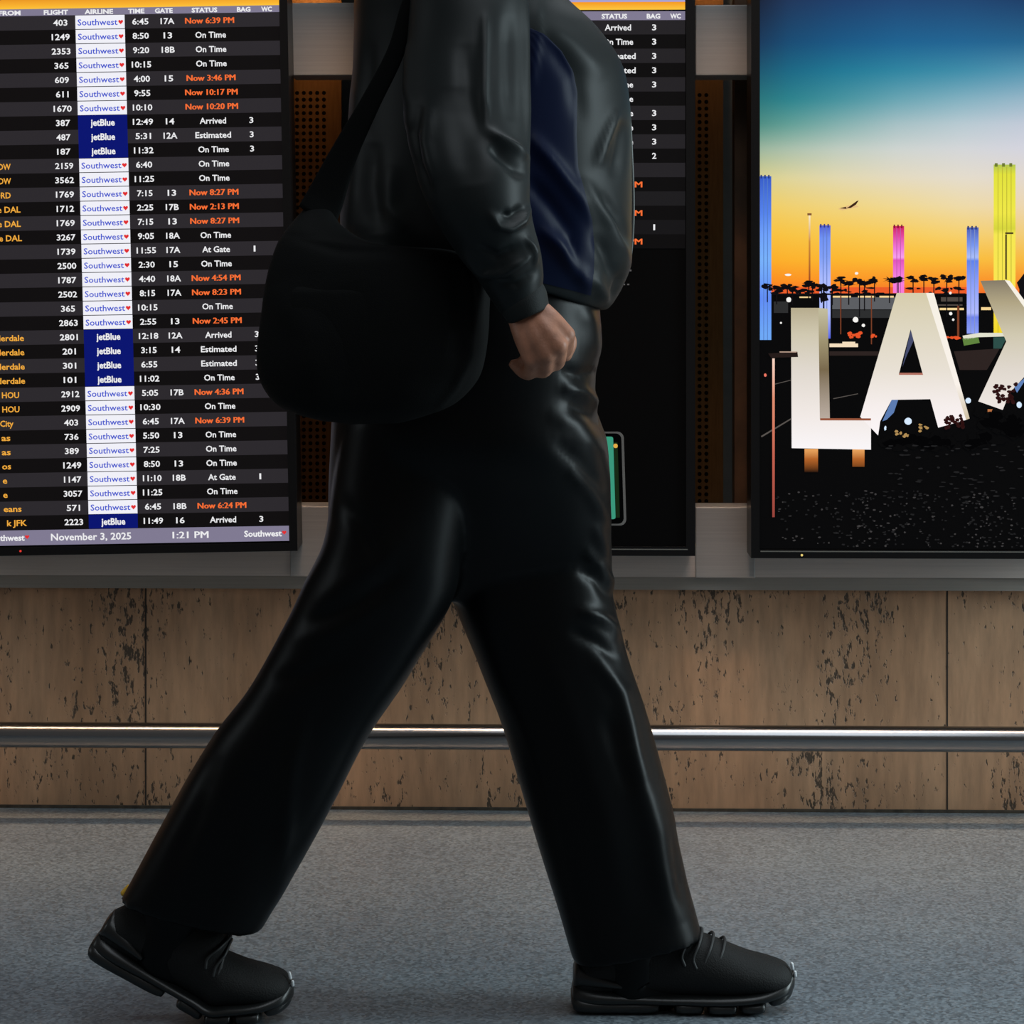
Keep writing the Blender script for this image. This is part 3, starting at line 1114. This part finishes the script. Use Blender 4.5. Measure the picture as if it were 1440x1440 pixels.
S3.poly('letter_side', [[(1253, 562), (1262, 562), (1256, 580), (1246, 590), (1240, 592)]], em((92, 124, 178)), 0.0023, At)
S3.poly('letter_side', [[(1264, 524), (1296, 524), (1297, 527), (1263, 527)]], em((178, 112, 96)), 0.0023, At)
S3.poly('letter_side', [[(1279.5, 464), (1284, 478), (1274, 500), (1268, 516)]], em((70, 76, 108)), 0.0021, At)
Xt = S3.poly('pictured_letter', [[(1377, 395), (1411, 394), (1452, 452), (1488, 394), (1520, 394), (1468, 482), (1524, 582), (1490, 582), (1452, 514), (1418, 552), (1408, 576), (1374, 564), (1413, 480)]], lf, 0.0022)
S3.poly('letter_side', [[(1411, 394), (1418, 395), (1456, 446), (1452, 452)]], lsb, 0.0023, Xt)
S3.poly('letter_side', [[(1440, 530), (1446, 524), (1428, 552), (1424, 544)]], em((96, 130, 186)), 0.0023, Xt)
fz = ramp_em('letter_post', LZ((631, (238, 168, 96)), (645, (180, 100, 40)), (664, (20, 12, 8))))
S3.each('pictured_post', [rectp(1131, 631, 1150, 664), rectp(1198, 631, 1215, 656)], fz, 0.0021)
S3.each('pictured_post', [rectp(1387, 575, 1397, 590)], em((184, 112, 66)), 0.0021)
# shrubs in front
bl = []
for _ in range(60):
    x = random.uniform(1236, XE)
    bl.append(blob(x, 612 - max(0, (x - 1370)) * 0.35 + random.uniform(0, 18), random.uniform(6, 14), random.uniform(5, 9)))
for _ in range(16):
    bl.append(blob(random.uniform(1375, 1440), random.uniform(578, 600), 9, 7))
S3.poly('pictured_shrub', bl, em((5, 5, 6)), 0.0024)
lv = [blob(random.uniform(1326, 1358), random.uniform(584, 602), 3, 2.6) for _ in range(20)] + [blob(random.uniform(1393, 1428), random.uniform(540, 568), 3.2, 2.8) for _ in range(26)]
S3.poly('pictured_shrub', lv, em((44, 16, 16)), 0.0025)
S3.each('pictured_light', [blob(1276, 592, 5.2, 5, 14, 0.05), blob(1360, 563, 4, 4, 12, 0.05), blob(1431, 569, 3.6, 4.4, 12, 0.1), blob(1244, 602, 2, 3)], em((214, 234, 255)), 0.0026)
S3.each('pictured_glow', [blob(random.uniform(1258, 1276), random.uniform(606, 616), 2.4, 2) for _ in range(7)] + [blob(random.uniform(1288, 1306), random.uniform(596, 606), 2.6, 1.6) for _ in range(6)], em((176, 140, 84)), 0.0026)
sp1, sp2 = [], []
for _ in range(420):
    x, y = random.uniform(1090, XE), random.uniform(690, 768)
    if random.random() < 0.4:
        x = random.gauss(random.choice([1200, 1280, 1395, 1370]), 24)
    (sp1 if random.random() < 0.7 else sp2).append(blob(x, y, random.uniform(1, 2.6), random.uniform(0.7, 1.5), 6))
for _ in range(120):
    sp1.append(blob(random.uniform(1240, XE), random.uniform(625, 700), random.uniform(2, 5), random.uniform(0.7, 1.4), 6))
clip = lambda L: [p for p in L if max(a for a, _ in p) < XE and min(a for a, _ in p) > XS and max(c for _, c in p) < 771]
S3.poly('pictured_leaves', clip(sp1), em((32, 32, 33)), 0.0027)
S3.poly('pictured_leaves', clip(sp2), em((62, 60, 60)), 0.0028)
S3.rect('pictured_lamp_post', 1085.8, 504, 1089.2, 727, ramp_em('near_post', [(S3.z(504), (250, 214, 196)), (S3.z(560), (226, 142, 112)), (S3.z(640), (196, 96, 78)), (S3.z(727), (150, 66, 58))]), 0.0029)
S3.each('pictured_lamp_post', [[(1080, 497), (1121, 494.5), (1122, 502), (1084, 503)]], em((36, 26, 24)), 0.0029)
S3.rect('pictured_lamp_post', 1096, 494.2, 1120, 495.6, em((190, 160, 142)), 0.003)
S3.each('pictured_light', [blob(1076, 527.5, 2, 2.4, 8, 0.1)], em((240, 120, 100)), 0.0026)
obj('bezel_edge', S3.L([(1069, 774), (1530, 774), (1530, 775.6), (1069, 775.6)], 0.0068), [(3, 2, 1, 0)], M['zip'], S3.root, local=True)
S3.poly('standby_light', [[(1127 + 1.7 * math.cos(a), 780 + 1.7 * math.sin(a)) for a in np.linspace(0, 6.1, 12)]], em((236, 210, 120)), 0.0072)

# ------------------------------------------------------------------ the person
gp = C(640, 0, 3.6)
person = thing('person', 'person in grey-green satin jacket and black trousers striding to the right', 'person', (gp[0], gp[1], 0))

# ---- body: one continuous figure (legs, trunk, arms, hands, neck, head) under the clothes
parts = []


def limb(pts, radii, rows=24, ring=16):
    parts.append(tube([C(*p) for p in pts], radii, ring, rows))


# trunk
parts.append(loft([(590, -84, 690, -80, 3.6, .10), (560, -40, 740, -38, 3.6, .135), (535, 60, 800, 60, 3.6, .14), (525, 180, 862, 180, 3.6, .155), (520, 300, 860, 300, 3.6, .16),
                   (515, 420, 820, 420, 3.6, .155), (500, 560, 810, 560, 3.6, .16), (510, 660, 800, 660, 3.6, .15), (560, 730, 760, 730, 3.6, .10)], 40, 40))
limb([(560, 640, 3.54), (545, 800, 3.53), (432, 970, 3.54), (300, 1180, 3.56), (235, 1310, 3.57)], [.085, .075, .055, .048, .036])
limb([(720, 640, 3.68), (752, 830, 3.66), (808, 1010, 3.64), (870, 1200, 3.63), (890, 1370, 3.62)], [.10, .085, .062, .05, .04])
limb([(235, 1320, 3.57), (300, 1385, 3.57), (360, 1398, 3.57)], [.026, .024, .018], 12)
limb([(880, 1375, 3.62), (960, 1385, 3.62), (1060, 1392, 3.62)], [.027, .024, .018], 12)
# right arm (nearest the viewer)
limb([(640, -48, 3.455), (655, 40, 3.38), (662, 250, 3.27), (702, 358, 3.265), (743, 440, 3.27)], [.05, .052, .042, .032, .025], 30)
# left arm, far side
limb([(670, -45, 3.765), (712, 60, 3.845), (738, 260, 3.90), (765, 400, 3.90), (785, 535, 3.889)], [.05, .052, .042, .036, .028], 30)
# neck and head
limb([(640, -70, 3.6), (655, -140, 3.6), (672, -200, 3.6)], [.085, .062, .058], 12)
hc = C(690, -268, 3.6)


def hp(x, y, z):
    return hc + RV * x + FV * y + UV * z


parts.append(ellipsoid(hp(-.012, 0, .03), .098, .077, .10))
parts.append(ellipsoid(hp(.022, 0, -.045), .068, .060, .085))
parts.append(ellipsoid(hp(.055, 0, -.105), .030, .032, .025))
parts.append(tube([hp(.082, 0, .02), hp(.10, 0, -.012), hp(.108, 0, -.028)], [.010, .012, .015], 10, 8))
parts.append(tube([hp(.080, -.03, .035), hp(.09, 0, .04), hp(.080, .03, .035)], [.010, .010, .010], 8, 8))
parts.append(tube([hp(.078, -.02, -.07), hp(.088, 0, -.07), hp(.078, .02, -.07)], [.007, .009, .007], 8, 8))
for s in (-1, 1):
    parts.append(ellipsoid(hp(-.012, s * .078, -.01), .018, .010, .032, 14, 10))


def P3(px, py, D):
    return C(px, py, D)


# right hand: back of the hand to the viewer, fingers closed under into the palm
wr = (741, 440, 3.272)
mcp = {'index': (796, 472, 3.250), 'middle': (785, 487, 3.236), 'ring': (768, 499, 3.236), 'little': (748, 507, 3.246)}
rad = {'index': .0125, 'middle': .0128, 'ring': .012, 'little': .0108}
for nme, (x, y, D) in mcp.items():
    fw = {'index': 0.55, 'middle': 0.2, 'ring': -0.15, 'little': -0.5}[nme]
    start = (wr[0] + fw * 20, wr[1] - fw * 12, wr[2])
    parts.append(tube([C(*start), C((start[0] + x) / 2, (start[1] + y) / 2 - 1, (wr[2] + D) / 2 - .008), C(x, y, D)], [.0165, .0155, rad[nme] + .0005], 14, 14))
    ln = {'index': 1.0, 'middle': 1.06, 'ring': 1.0, 'little': .82}[nme]
    pip = (x - 3, y + 21 * ln, D + .026 * ln)
    dip = (pip[0] - 14 * ln, pip[1] - 2, pip[2] + .022 * ln)
    tip = (dip[0] - 13 * ln, dip[1] - 12 * ln, dip[2] + .004)
    r_ = rad[nme] - .0025
    parts.append(tube([C(x, y, D), C(*pip), C(*dip), C(*tip)], [rad[nme] - .001, r_ + .0012, r_, r_ - .001], 12, 16))
parts.append(tube([C(752, 452, 3.285), C(782, 462, 3.300), C(800, 480, 3.300), C(795, 500, 3.292)], [.015, .013, .011, .009], 12, 16))
# left hand hanging on the far side, holding the phone against its palm
for k, (x, y, ln, r_) in enumerate(((818, 618, 1.0, .0105), (806, 624, 1.06, .0108), (795, 624, 1.0, .0102), (784, 618, .85, .0092))):
    parts.append(tube([C(785 + (1.5 - k) * 8, 540, 3.889), C(x, y - 40, 3.889), C(x, y, 3.889)], [.014, .013, r_ + .001], 12, 12))
    parts.append(tube([C(x, y, 3.889), C(x + 2, y + 38 * ln, 3.886), C(x + 2, y + 66 * ln, 3.882), C(x + 2, y + 88 * ln, 3.876)], [r_ + .001, r_, r_ - .001, r_ - .002], 12, 14))
parts.append(tube([C(796, 555, 3.88), C(812, 580, 3.868), C(820, 604, 3.848), C(820, 625, 3.835)], [.014, .012, .010, .009], 12, 14))
bv, bf = remesh(*merge(parts), 0.0032, 3)
body = obj('body', bv, bf, M['skin'], person, smooth=True)

# ---- hair and eyes (above the frame)
hv = [hp(-.022, 0, .04)]
v, f = ellipsoid(hp(-.020, 0, .038), .102, .083, .105)
keep = [i for i, p in enumerate(v) if not ((p - hc) @ RV > .045 and (p - hc)[2] < .085) and (p - hc)[2] > -.05]
ks = set(keep)
idx = {k: i for i, k in enumerate(keep)}
o = obj('hair', v[keep], [tuple(idx[i] for i in q_) for q_ in f if all(i in ks for i in q_)], M['hair'], person, smooth=True)
so = o.modifiers.new('thick', 'SOLIDIFY')
so.thickness = 0.006
for s in (-1, 1):
    obj('eye', *ellipsoid(hp(.076, s * .030, .012), .011, .012, .010, 14, 10), M['eye'], person, smooth=True)

# ---- trousers
pv = []
pv.append(loft([(505, 330, 838, 350, 3.6, .165), (490, 400, 842, 410, 3.6, .175), (478, 480, 842, 490, 3.6, .185), (470, 560, 836, 560, 3.6, .185), (467, 640, 852, 630, 3.6, .18),
                (464, 720, 858, 710, 3.62, .14), (466, 780, 850, 785, 3.64, .105), (540, 838, 770, 842, 3.65, .07)], 60, 64, 2.7))
pv.append(loft([(600, 560, 834, 565, 3.67, .10), (598, 610, 853, 612, 3.665, .105), (606, 720, 859, 716, 3.66, .105), (634, 838, 863, 830, 3.655, .105), (668, 925, 884, 922, 3.65, .10),
                (702, 1015, 909, 1003, 3.645, .095), (745, 1150, 945, 1142, 3.635, .09), (780, 1262, 966, 1240, 3.63, .083), (804, 1345, 984, 1308, 3.62, .078), (808, 1352, 987, 1316, 3.62, .077)], 90, 64, 2.6))
pv.append(loft([(480, 600, 700, 540, 3.53, .10), (468, 690, 672, 640, 3.53, .10), (456, 765, 650, 770, 3.53, .105), (430, 818, 637, 845, 3.53, .10), (406, 868, 580, 942, 3.535, .095),
                (350, 966, 520, 1032, 3.54, .088), (300, 1034, 477, 1112, 3.545, .088), (232, 1148, 421, 1212, 3.555, .086), (172, 1256, 374, 1296, 3.565, .08), (168, 1264, 369, 1306, 3.567, .078)], 90, 64, 2.6))
tv, tf = remesh(*merge(pv), 0.0055, 6)
tst = [
    ([(838, 735), (848, 770), (853, 800)], 9, 5), ([(822, 772), (838, 790), (868, 830)], 8, 6), ([(812, 800), (840, 815), (860, 845)], 8, -5),
    ([(812, 858), (845, 868), (862, 880), (870, 900)], 8, 6), ([(800, 885), (840, 905), (872, 930)], 9, -5),
    ([(836, 925), (858, 952), (874, 975), (884, 1015), (892, 1055), (905, 1100)], 11, 7), ([(850, 1000), (868, 1060), (890, 1120)], 12, -4),
    ([(874, 1050), (893, 1090), (909, 1125), (922, 1170), (928, 1215), (938, 1262), (952, 1300)], 17, 8), ([(945, 1160), (952, 1220), (962, 1270)], 8, -4),
    ([(790, 545), (820, 552), (845, 572)], 8, 7), ([(800, 568), (830, 585), (850, 608)], 8, -5), ([(790, 520), (815, 528), (838, 522)], 7, -6), ([(818, 425), (832, 460), (840, 505)], 12, 6),
    ([(770, 580), (810, 598), (845, 640)], 12, 4), ([(780, 620), (815, 650), (848, 700)], 12, -5), ([(800, 660), (832, 690), (853, 740)], 10, 5),
    ([(440, 850), (520, 800), (580, 740)], 16, 3), ([(430, 880), (500, 850), (570, 800)], 12, -4), ([(410, 900), (470, 890), (540, 850)], 15, 2.5),
    ([(380, 960), (430, 950), (490, 920)], 12, -3), ([(475, 700), (510, 740), (530, 790)], 12, -4), ([(430, 1000), (410, 1080), (400, 1180), (385, 1270)], 12, 4),
    ([(300, 1060), (280, 1140), (240, 1230)], 14, -4), ([(700, 980), (740, 1080), (780, 1200)], 16, -4), ([(760, 900), (800, 1000), (850, 1150), (880, 1290)], 20, 4),
]
tv = folds(tv, tf, tst, 0.004, (9, 9, 3.5), 3.1)
trs = obj('trousers', tv, tf, M['trouser'], person, smooth=True)
c0 = C(172, 1252, 3.56)
v, f = tube([C(174, 1256, 3.56), C(181, 1247, 3.56)], [.0045, .0035], 8)
obj('hem_tag', v, f, M['gold'], trs, smooth=True)

# ---- socks
for pts in ([(262, 1240, 3.565), (238, 1300, 3.57), (228, 1345, 3.57), (262, 1372, 3.57)], [(884, 1290, 3.625), (888, 1350, 3.62), (892, 1385, 3.62), (930, 1392, 3.62)]):
    v, f = tube([C(*p) for p in pts], [.050, .046, .042, .030], 24, 24)
    obj('sock', v, f, M['trouser'], person, smooth=True)

# ---- jacket
JS = [(560, -120, 700, -112, 3.6, .13), (530, -95, 735, -85, 3.6, .20), (512, -50, 770, -40, 3.6, .215), (500, 0, 797, 2, 3.6, .205), (499, 42, 838, 44, 3.6, .20), (497, 92, 872, 94, 3.6, .195),
      (492, 145, 884, 150, 3.6, .195), (486, 210, 887, 225, 3.6, .20), (480, 270, 888, 305, 3.6, .205), (478, 312, 886, 372, 3.6, .205), (481, 330, 872, 410, 3.6, .20), (486, 341, 852, 434, 3.6, .195),
      (500, 336, 838, 424, 3.6, .18)]
JR, JN = 150, 180
jv, jf = loft(JS, JR, JN, 2.25)
jst = [
    ([(866, 155), (856, 180), (846, 205), (838, 235)], 7, 7), ([(876, 170), (870, 210), (862, 250)], 8, -6), ([(815, 250), (835, 285), (858, 318), (872, 350), (880, 380)], 10, 9),
    ([(840, 270), (862, 305), (880, 345)], 8, -7), ([(835, 330), (850, 360), (862, 395)], 8, -7), ([(830, 385), (842, 405), (850, 425)], 8, 8), ([(872, 385), (866, 400), (858, 420)], 5, -6),
    ([(745, 190), (780, 235), (812, 280), (833, 315)], 10, 8), ([(740, 250), (775, 290), (810, 340)], 12, -7), ([(760, 320), (790, 350), (815, 385), (830, 412)], 10, 9), ([(800, 330), (805, 360), (815, 390)], 8, -5),
    ([(760, 30), (800, 60), (850, 110)], 16, 5), ([(770, 60), (805, 110), (815, 170)], 12, -4),
    ([(757, -20), (757, 30), (752, 80), (746, 125)], 7, 3), ([(500, 120), (505, 200), (500, 280), (495, 330)], 10, 4), ([(525, 200), (520, 260), (530, 330)], 12, -6), ([(550, 230), (548, 290), (575, 325)], 12, 5),
    ([(520, 60), (515, 130), (508, 190)], 8, -4),
]
jv2 = folds(jv, jf, jst, 0.006, (7, 7, 3), 8.3)
jacket = obj('jacket', jv2, jf, M['jacket'], person, smooth=True)
# navy side panel laid over the near side of the jacket
G = jv2[:JR * JN].reshape(JR, JN, 3)
left = np.array([(700, 40), (700, 435)], float)
right = np.array([(742, 38), (766, 48), (790, 72), (806, 100), (812, 130), (811, 190), (813, 235), (824, 275), (833, 310), (836, 350), (835, 385), (830, 424)], float)
pan, pf, prow = [], [], []
NP = 44
for i in range(JR):
    near = G[i, 2:JN // 2 - 1]
    x, y = proj(near)
    od = np.argsort(x)
    x, y, nn = x[od], y[od], near[od]
    ym = np.interp(780, x, y)
    if ym < 38 or i > JR - 9:
        continue
    xr = np.interp(np.interp(780, x, y) if True else 0, right[:, 1], right[:, 0])
    for _ in range(3):
        xr = np.interp(np.interp(xr, x, y), right[:, 1], right[:, 0])
    for k in range(NP):
        xx = 690 + (xr - 690) * k / (NP - 1)
        p = np.array([np.interp(xx, x, nn[:, c]) for c in range(3)])
        off = 0.0012 if 0 < k < NP - 1 else 0.0002
        d = (p - (EYE + FV * 3.6))
        pan.append(p - FV * off)
    prow.append(len(prow))
for i in range(len(prow) - 1):
    for k in range(NP - 1):
        a = i * NP + k
        pf.append((a, a + NP, a + NP + 1, a + 1))
obj('side_panel', pan, pf, M['navy'], jacket, smooth=True)
# zip running down the front edge
zp = [(800, 4), (838, 42), (872, 92), (885, 150), (890, 225), (892, 300), (888, 360), (880, 388)]
v, f = tube([C(x - 1.5, y, 3.6) for x, y in zp], [.0022] * len(zp), 8, 60)
obj('zip', v, f, M['zip'], jacket, smooth=True)

# right sleeve
SL = [(600, -100, 690, -110, 3.44, .05), (583, -60, 728, -70, 3.42, .085), (578, 0, 741, 0, 3.385, .088), (574, 60, 744, 60, 3.36, .086), (570, 120, 745, 120, 3.33, .085), (569, 180, 745, 190, 3.30, .083),
      (585, 250, 745, 240, 3.27, .08), (618, 318, 744, 285, 3.26, .074), (648, 362, 750, 318, 3.262, .064), (672, 392, 760, 352, 3.267, .054), (690, 420, 765, 385, 3.27, .044), (702, 438, 764, 405, 3.27, .038), (705, 442, 764, 410, 3.27, .034)]
sv, sf = loft(SL, 150, 110, 2.1)
sst = [
    ([(682, 20), (681, 80), (680, 130), (684, 180)], 5, 7), ([(655, 60), (660, 130), (676, 190)], 14, -6), ([(684, 182), (700, 195), (722, 208), (740, 222)], 6, 9), ([(690, 205), (715, 228), (738, 248)], 9, -9),
    ([(736, -20), (739, 60), (742, 140), (743, 210)], 4, 5), ([(715, 20), (716, 100), (718, 170)], 10, -4),
    ([(590, 145), (578, 185), (585, 230), (605, 275)], 8, -9), ([(605, 150), (600, 200), (612, 255)], 8, 5), ([(575, 60), (572, 110), (575, 150)], 7, 4),
    ([(690, 300), (700, 318), (716, 322), (732, 312), (742, 292)], 5, 9), ([(705, 300), (720, 305), (735, 292)], 6, -8),
    ([(650, 355), (680, 385), (708, 384), (738, 366), (748, 350)], 5, 8), ([(670, 345), (700, 362), (735, 345)], 8, -7), ([(740, 335), (748, 350), (752, 372)], 4, 7), ([(700, 395), (725, 398), (755, 380)], 6, -5),
    ([(640, 120), (650, 200), (660, 260)], 24, -6),
]
sv = folds(sv, sf, sst, 0.004, (8, 8, 4), 1.7)
slv = obj('sleeve', sv, sf, M['jacket'], jacket, smooth=True)
cv, cf = loft([(699, 434, 763, 398, 3.27, .036), (704, 440, 768, 408, 3.27, .038), (710, 448, 771, 422, 3.27, .037), (716, 455, 772, 432, 3.27, .035), (719, 456, 769, 434, 3.27, .031)], 24, 64, 2.1)
obj('cuff', cv, cf, M['cuff'], jacket, smooth=True)
# left sleeve (far side)
lv_, lf_ = loft([(600, -100, 700, -105, 3.76, .05), (610, -50, 745, -55, 3.80, .085), (640, 60, 795, 60, 3.85, .082), (660, 180, 812, 180, 3.885, .078), (685, 290, 815, 280, 3.90, .07), (715, 390, 820, 370, 3.90, .058), (745, 490, 822, 462, 3.892, .044), (757, 522, 818, 500, 3.889, .034)], 80, 64, 2.1)
obj('sleeve', folds(lv_, lf_, [], 0.004, (8, 8, 4), 5.5), lf_, M['jacket'], jacket, smooth=True)
cv, cf = loft([(754, 512, 820, 490, 3.889, .036), (760, 530, 820, 512, 3.889, .035), (762, 532, 817, 515, 3.889, .03)], 16, 48, 2.1)
obj('cuff', cv, cf, M['cuff'], jacket, smooth=True)
# collar
v, f = loft([(598, -122, 690, -126, 3.6, .085), (602, -150, 700, -150, 3.6, .082), (606, -162, 704, -166, 3.6, .078)], 14, 48, 2.0, cap=False)
o = obj('collar', v, f, M['jacket'], jacket, smooth=True)
so = o.modifiers.new('thick', 'SOLIDIFY')
so.thickness = 0.006


# ---- shoes (s along the shoe from heel, h height, both in mm; w sideways in m)
def shoe(px0, D, bend_deg, name_tag):
    base = C(px0, 0, D)
    base[2] = 0
    sc = D / FPX
    ball = 192.0

    def mp(s, h, wv):
        if bend_deg:
            phi = math.radians(bend_deg)
            ds = s - ball
            # smooth bend around the ball of the foot
            bl_ = 30.0
            if ds >= bl_:
                x, z = ds, h
            elif ds <= -bl_:
                x = ds * math.cos(phi) + h * math.sin(phi)
                z = -ds * math.sin(phi) + h * math.cos(phi)
            else:
                u = (bl_ - ds) / (2 * bl_)
                ph = phi * u * u * (3 - 2 * u)
                x = ds * math.cos(ph) + h * math.sin(ph)
                z = -ds * math.sin(ph) + h * math.cos(ph)
            s, h = x + ball, max(z, 0.0 if s > ball else z)
        return base + RV * (s * sc) + FV * wv + UV * (h * 0.001)

    def sloft(secs, rows, ring, e):
        A = catmull(np.array(secs, float) * np.array([1, 1, 1, 1000.0]), rows)
        A[:, 3] /= 1000
        V, F = [], []
        for s, ht, hb, hw in A:
            for j in range(ring):
                t = 2 * math.pi * j / ring
                ct, st = math.cos(t), math.sin(t)
                yy = math.copysign(abs(ct) ** (2 / e), ct)
                xx = math.copysign(abs(st) ** (2 / e), st)
                narrow = 1 - 0.22 * max(0, yy)
                V.append(mp(s, (ht + hb) / 2 + (ht - hb) / 2 * yy, hw * xx * narrow))
        for i in range(rows - 1):
            for j in range(ring):
                k = (j + 1) % ring
                F.append((i * ring + j, i * ring + k, (i + 1) * ring + k, (i + 1) * ring + j))
        F.append(tuple(range(ring))[::-1])
        F.append(tuple((rows - 1) * ring + j for j in range(ring)))
        return outward(V, F)

    up = [(2, 64, 30, .016), (6, 74, 24, .028), (22, 92, 20, .036), (50, 112, 20, .038), (90, 122, 20, .039), (130, 122, 20, .041), (165, 112, 20, .044), (190, 104, 20, .047), (215, 94, 20, .049), (245, 82, 22, .049),
          (275, 74, 24, .044), (297, 66, 28, .032), (306, 56, 34, .018), (309, 50, 38, .006)]
    v, f = sloft(up, 80, 40, 2.6)
    # fine knit ridges around the toe box
    sh = obj('shoe', v, f, M['shoe'], person, smooth=True)
    mid = [(-2, 32, 16, .020), (2, 40, 10, .032), (30, 38, 10, .040), (90, 32, 12, .041), (150, 30, 12, .044), (210, 32, 12, .051), (260, 36, 16, .050), (295, 46, 22, .036), (309, 54, 30, .016), (311, 52, 34, .006)]
    v, f = sloft(mid, 60, 28, 3.2)
    obj('midsole', v, f, M['sole'], sh, smooth=True)
    pods = [(0, 120, 0, .038), (140, 182, 0, .042), (186, 228, 0, .047), (231, 268, 1, .046)]
    for s0, s1, hb, hw in pods:
        q0 = [(s0, 18, hb + 7, hw * .75), (s0 + 4, 24, hb + 1, hw), (s0 + (s1 - s0) * .5, 24, hb, hw * 1.03), (s1 - 4, 24, hb + 1, hw), (s1, 18, hb + 7, hw * .75)]
        if s0 == 0:
            q0[0] = (-3, 26, 12, hw * .7)
            q0[1] = (4, 28, 2, hw)
        v, f = sloft(q0, 16, 24, 3.5)
        obj('sole_pod', v, f, M['sole'], sh, smooth=True)
    v, f = sloft([(272, 30, 14, .034), (278, 34, 9, .038), (292, 38, 12, .034), (304, 42, 20, .022), (308, 40, 26, .012)], 16, 24, 3.0)
    obj('sole_pod', v, f, M['sole'], sh, smooth=True)
    # laces crossing the instep
    for k, (s, ht) in enumerate(((160, 114), (176, 110), (192, 104), (208, 97))):
        pts = [mp(s - 6, ht - 42, -.043), mp(s - 10, ht - 30, -.041), mp(s - 2, ht - 12, -.034), mp(s + 4, ht + 0.5, -.014), mp(s + 4, ht + 1, .014), mp(s - 2, ht - 12, .034), mp(s - 8, ht - 34, .042)]
        v, f = tube(pts, [.0022] * 7, 8, 30)
        obj('lace', v, f, M['lace'], sh, smooth=True)
    # heel counter
    v, f = sloft([(0, 60, 36, .026), (6, 72, 34, .034), (40, 62, 34, .0405), (70, 48, 34, .0412)], 24, 28, 3.0)
    obj('heel_counter', v, f, M['sole'], sh, smooth=True)
    # pale tab at the toe tip
    for z0, z1 in ((60, 67), (50, 55)):
        v, f = tube([mp(307.5 if z0 > 55 else 311, z0, -.013), mp(306 if z0 > 55 else 310.5, z1, -.013)], [.0024, .0024], 8)
        obj('toe_tab', v, f, M['tab'], sh, smooth=True)
    return sh


shoe(806, 3.62, 0, 'front')
shoe(102, 3.57, 28, 'rear')

# ------------------------------------------------------------------ shoulder bag hanging at the hip
bc = C(530, 595, 3.37)
bag = thing('shoulder_bag', 'black canvas shoulder bag hanging at the hip of the walking person', 'bag', bc)
gv, gf = loft([(430, 290, 470, 294, 3.385, .02), (414, 310, 480, 318, 3.38, .04), (400, 328, 520, 340, 3.375, .058), (390, 346, 640, 352, 3.37, .072), (380, 378, 684, 378, 3.365, .08), (370, 440, 690, 440, 3.36, .085), (364, 500, 686, 500, 3.36, .086),
               (369, 536, 674, 536, 3.36, .082), (392, 568, 642, 568, 3.36, .072), (440, 588, 600, 584, 3.36, .05), (490, 597, 560, 594, 3.36, .02)], 110, 120, 3.0)
gst = [([(655, 370), (662, 430), (660, 500), (640, 545), (615, 575)], 6, 5), ([(640, 380), (645, 450), (640, 510)], 10, -4), ([(400, 330), (480, 352), (600, 350), (650, 360)], 8, -4), ([(390, 400), (430, 470), (440, 550)], 24, 5),
       ([(480, 400), (500, 480), (490, 560)], 26, -5), ([(560, 380), (580, 470), (560, 560)], 26, 4)]
gv = folds(gv, gf, gst, 0.005, (9, 9, 6), 2.2)
obj('bag_body', gv, gf, M['bag'], bag, smooth=True)
pk, pkf = loft([(420, 400, 620, 402, 3.295, .008), (410, 412, 632, 414, 3.292, .012), (406, 470, 634, 470, 3.290, .014), (414, 528, 622, 528, 3.293, .012), (440, 548, 600, 546, 3.300, .006)], 40, 60, 5.0)
obj('front_pocket', pk, pkf, M['bag'], bag, smooth=True)
st, sf_ = loft([(640, -98, 668, -96, 3.50, .004), (606, -84, 636, -70, 3.405, .004), (586, -40, 612, -30, 3.375, .004), (566, 0, 588, 5, 3.375, .004), (545, 68, 567, 80, 3.375, .004), (508, 138, 533, 152, 3.375, .004), (468, 205, 501, 226, 3.375, .005), (436, 262, 480, 296, 3.37, .006), (420, 290, 470, 322, 3.365, .008)], 90, 24, 4.0)
obj('strap', st, sf_, M['strap'], bag, smooth=True)

# ------------------------------------------------------------------ phone in the far hand
ph = thing('smartphone', 'smartphone with lit teal display held low in the far hand beside the thigh', 'phone', C(848, 738, 3.85))


def slab(x0, x1, y0, y1, D0, D1, r, lean):
    out = []
    for cx, cy, a0 in ((x1 - r, y0 + r, -90), (x1 - r, y1 - r, 0), (x0 + r, y1 - r, 90), (x0 + r, y0 + r, 180)):
        for k in range(7):
            a = math.radians(a0 + 15 * k)
            out.append((cx + r * math.cos(a) , cy + r * math.sin(a)))
    n = len(out)
    V = [C(x + lean * (y - 673) / 133, y, D0) for x, y in out] + [C(x + lean * (y - 673) / 133, y, D1) for x, y in out]
    F = [tuple(range(n)), tuple(range(2 * n - 1, n - 1, -1))] + [(i, i + n, (i + 1) % n + n, (i + 1) % n) for i in range(n)]
    return V, F


v, f = slab(808, 879, 607, 739, 3.842, 3.850, 9, 4)
obj('phone_case', v, f, M['phone_edge'], ph)
v, f = slab(811, 875.5, 609.5, 736.5, 3.8414, 3.842, 8, 4)
obj('phone_glass', v, f, M['glass'], ph)
v, f = slab(814, 864, 614, 730, 3.8409, 3.8413, 3, 4)
obj('phone_display', v, f, em((58, 150, 122)), ph)
v, f = slab(864.5, 870, 622, 728, 3.8409, 3.8413, 1, 4)
obj('phone_sidebar', v, f, em((22, 40, 20)), ph)
v, f = slab(864, 870, 624, 630, 3.8406, 3.8409, 2.5, 4)
obj('phone_icon', v, f, em((225, 170, 70)), ph)
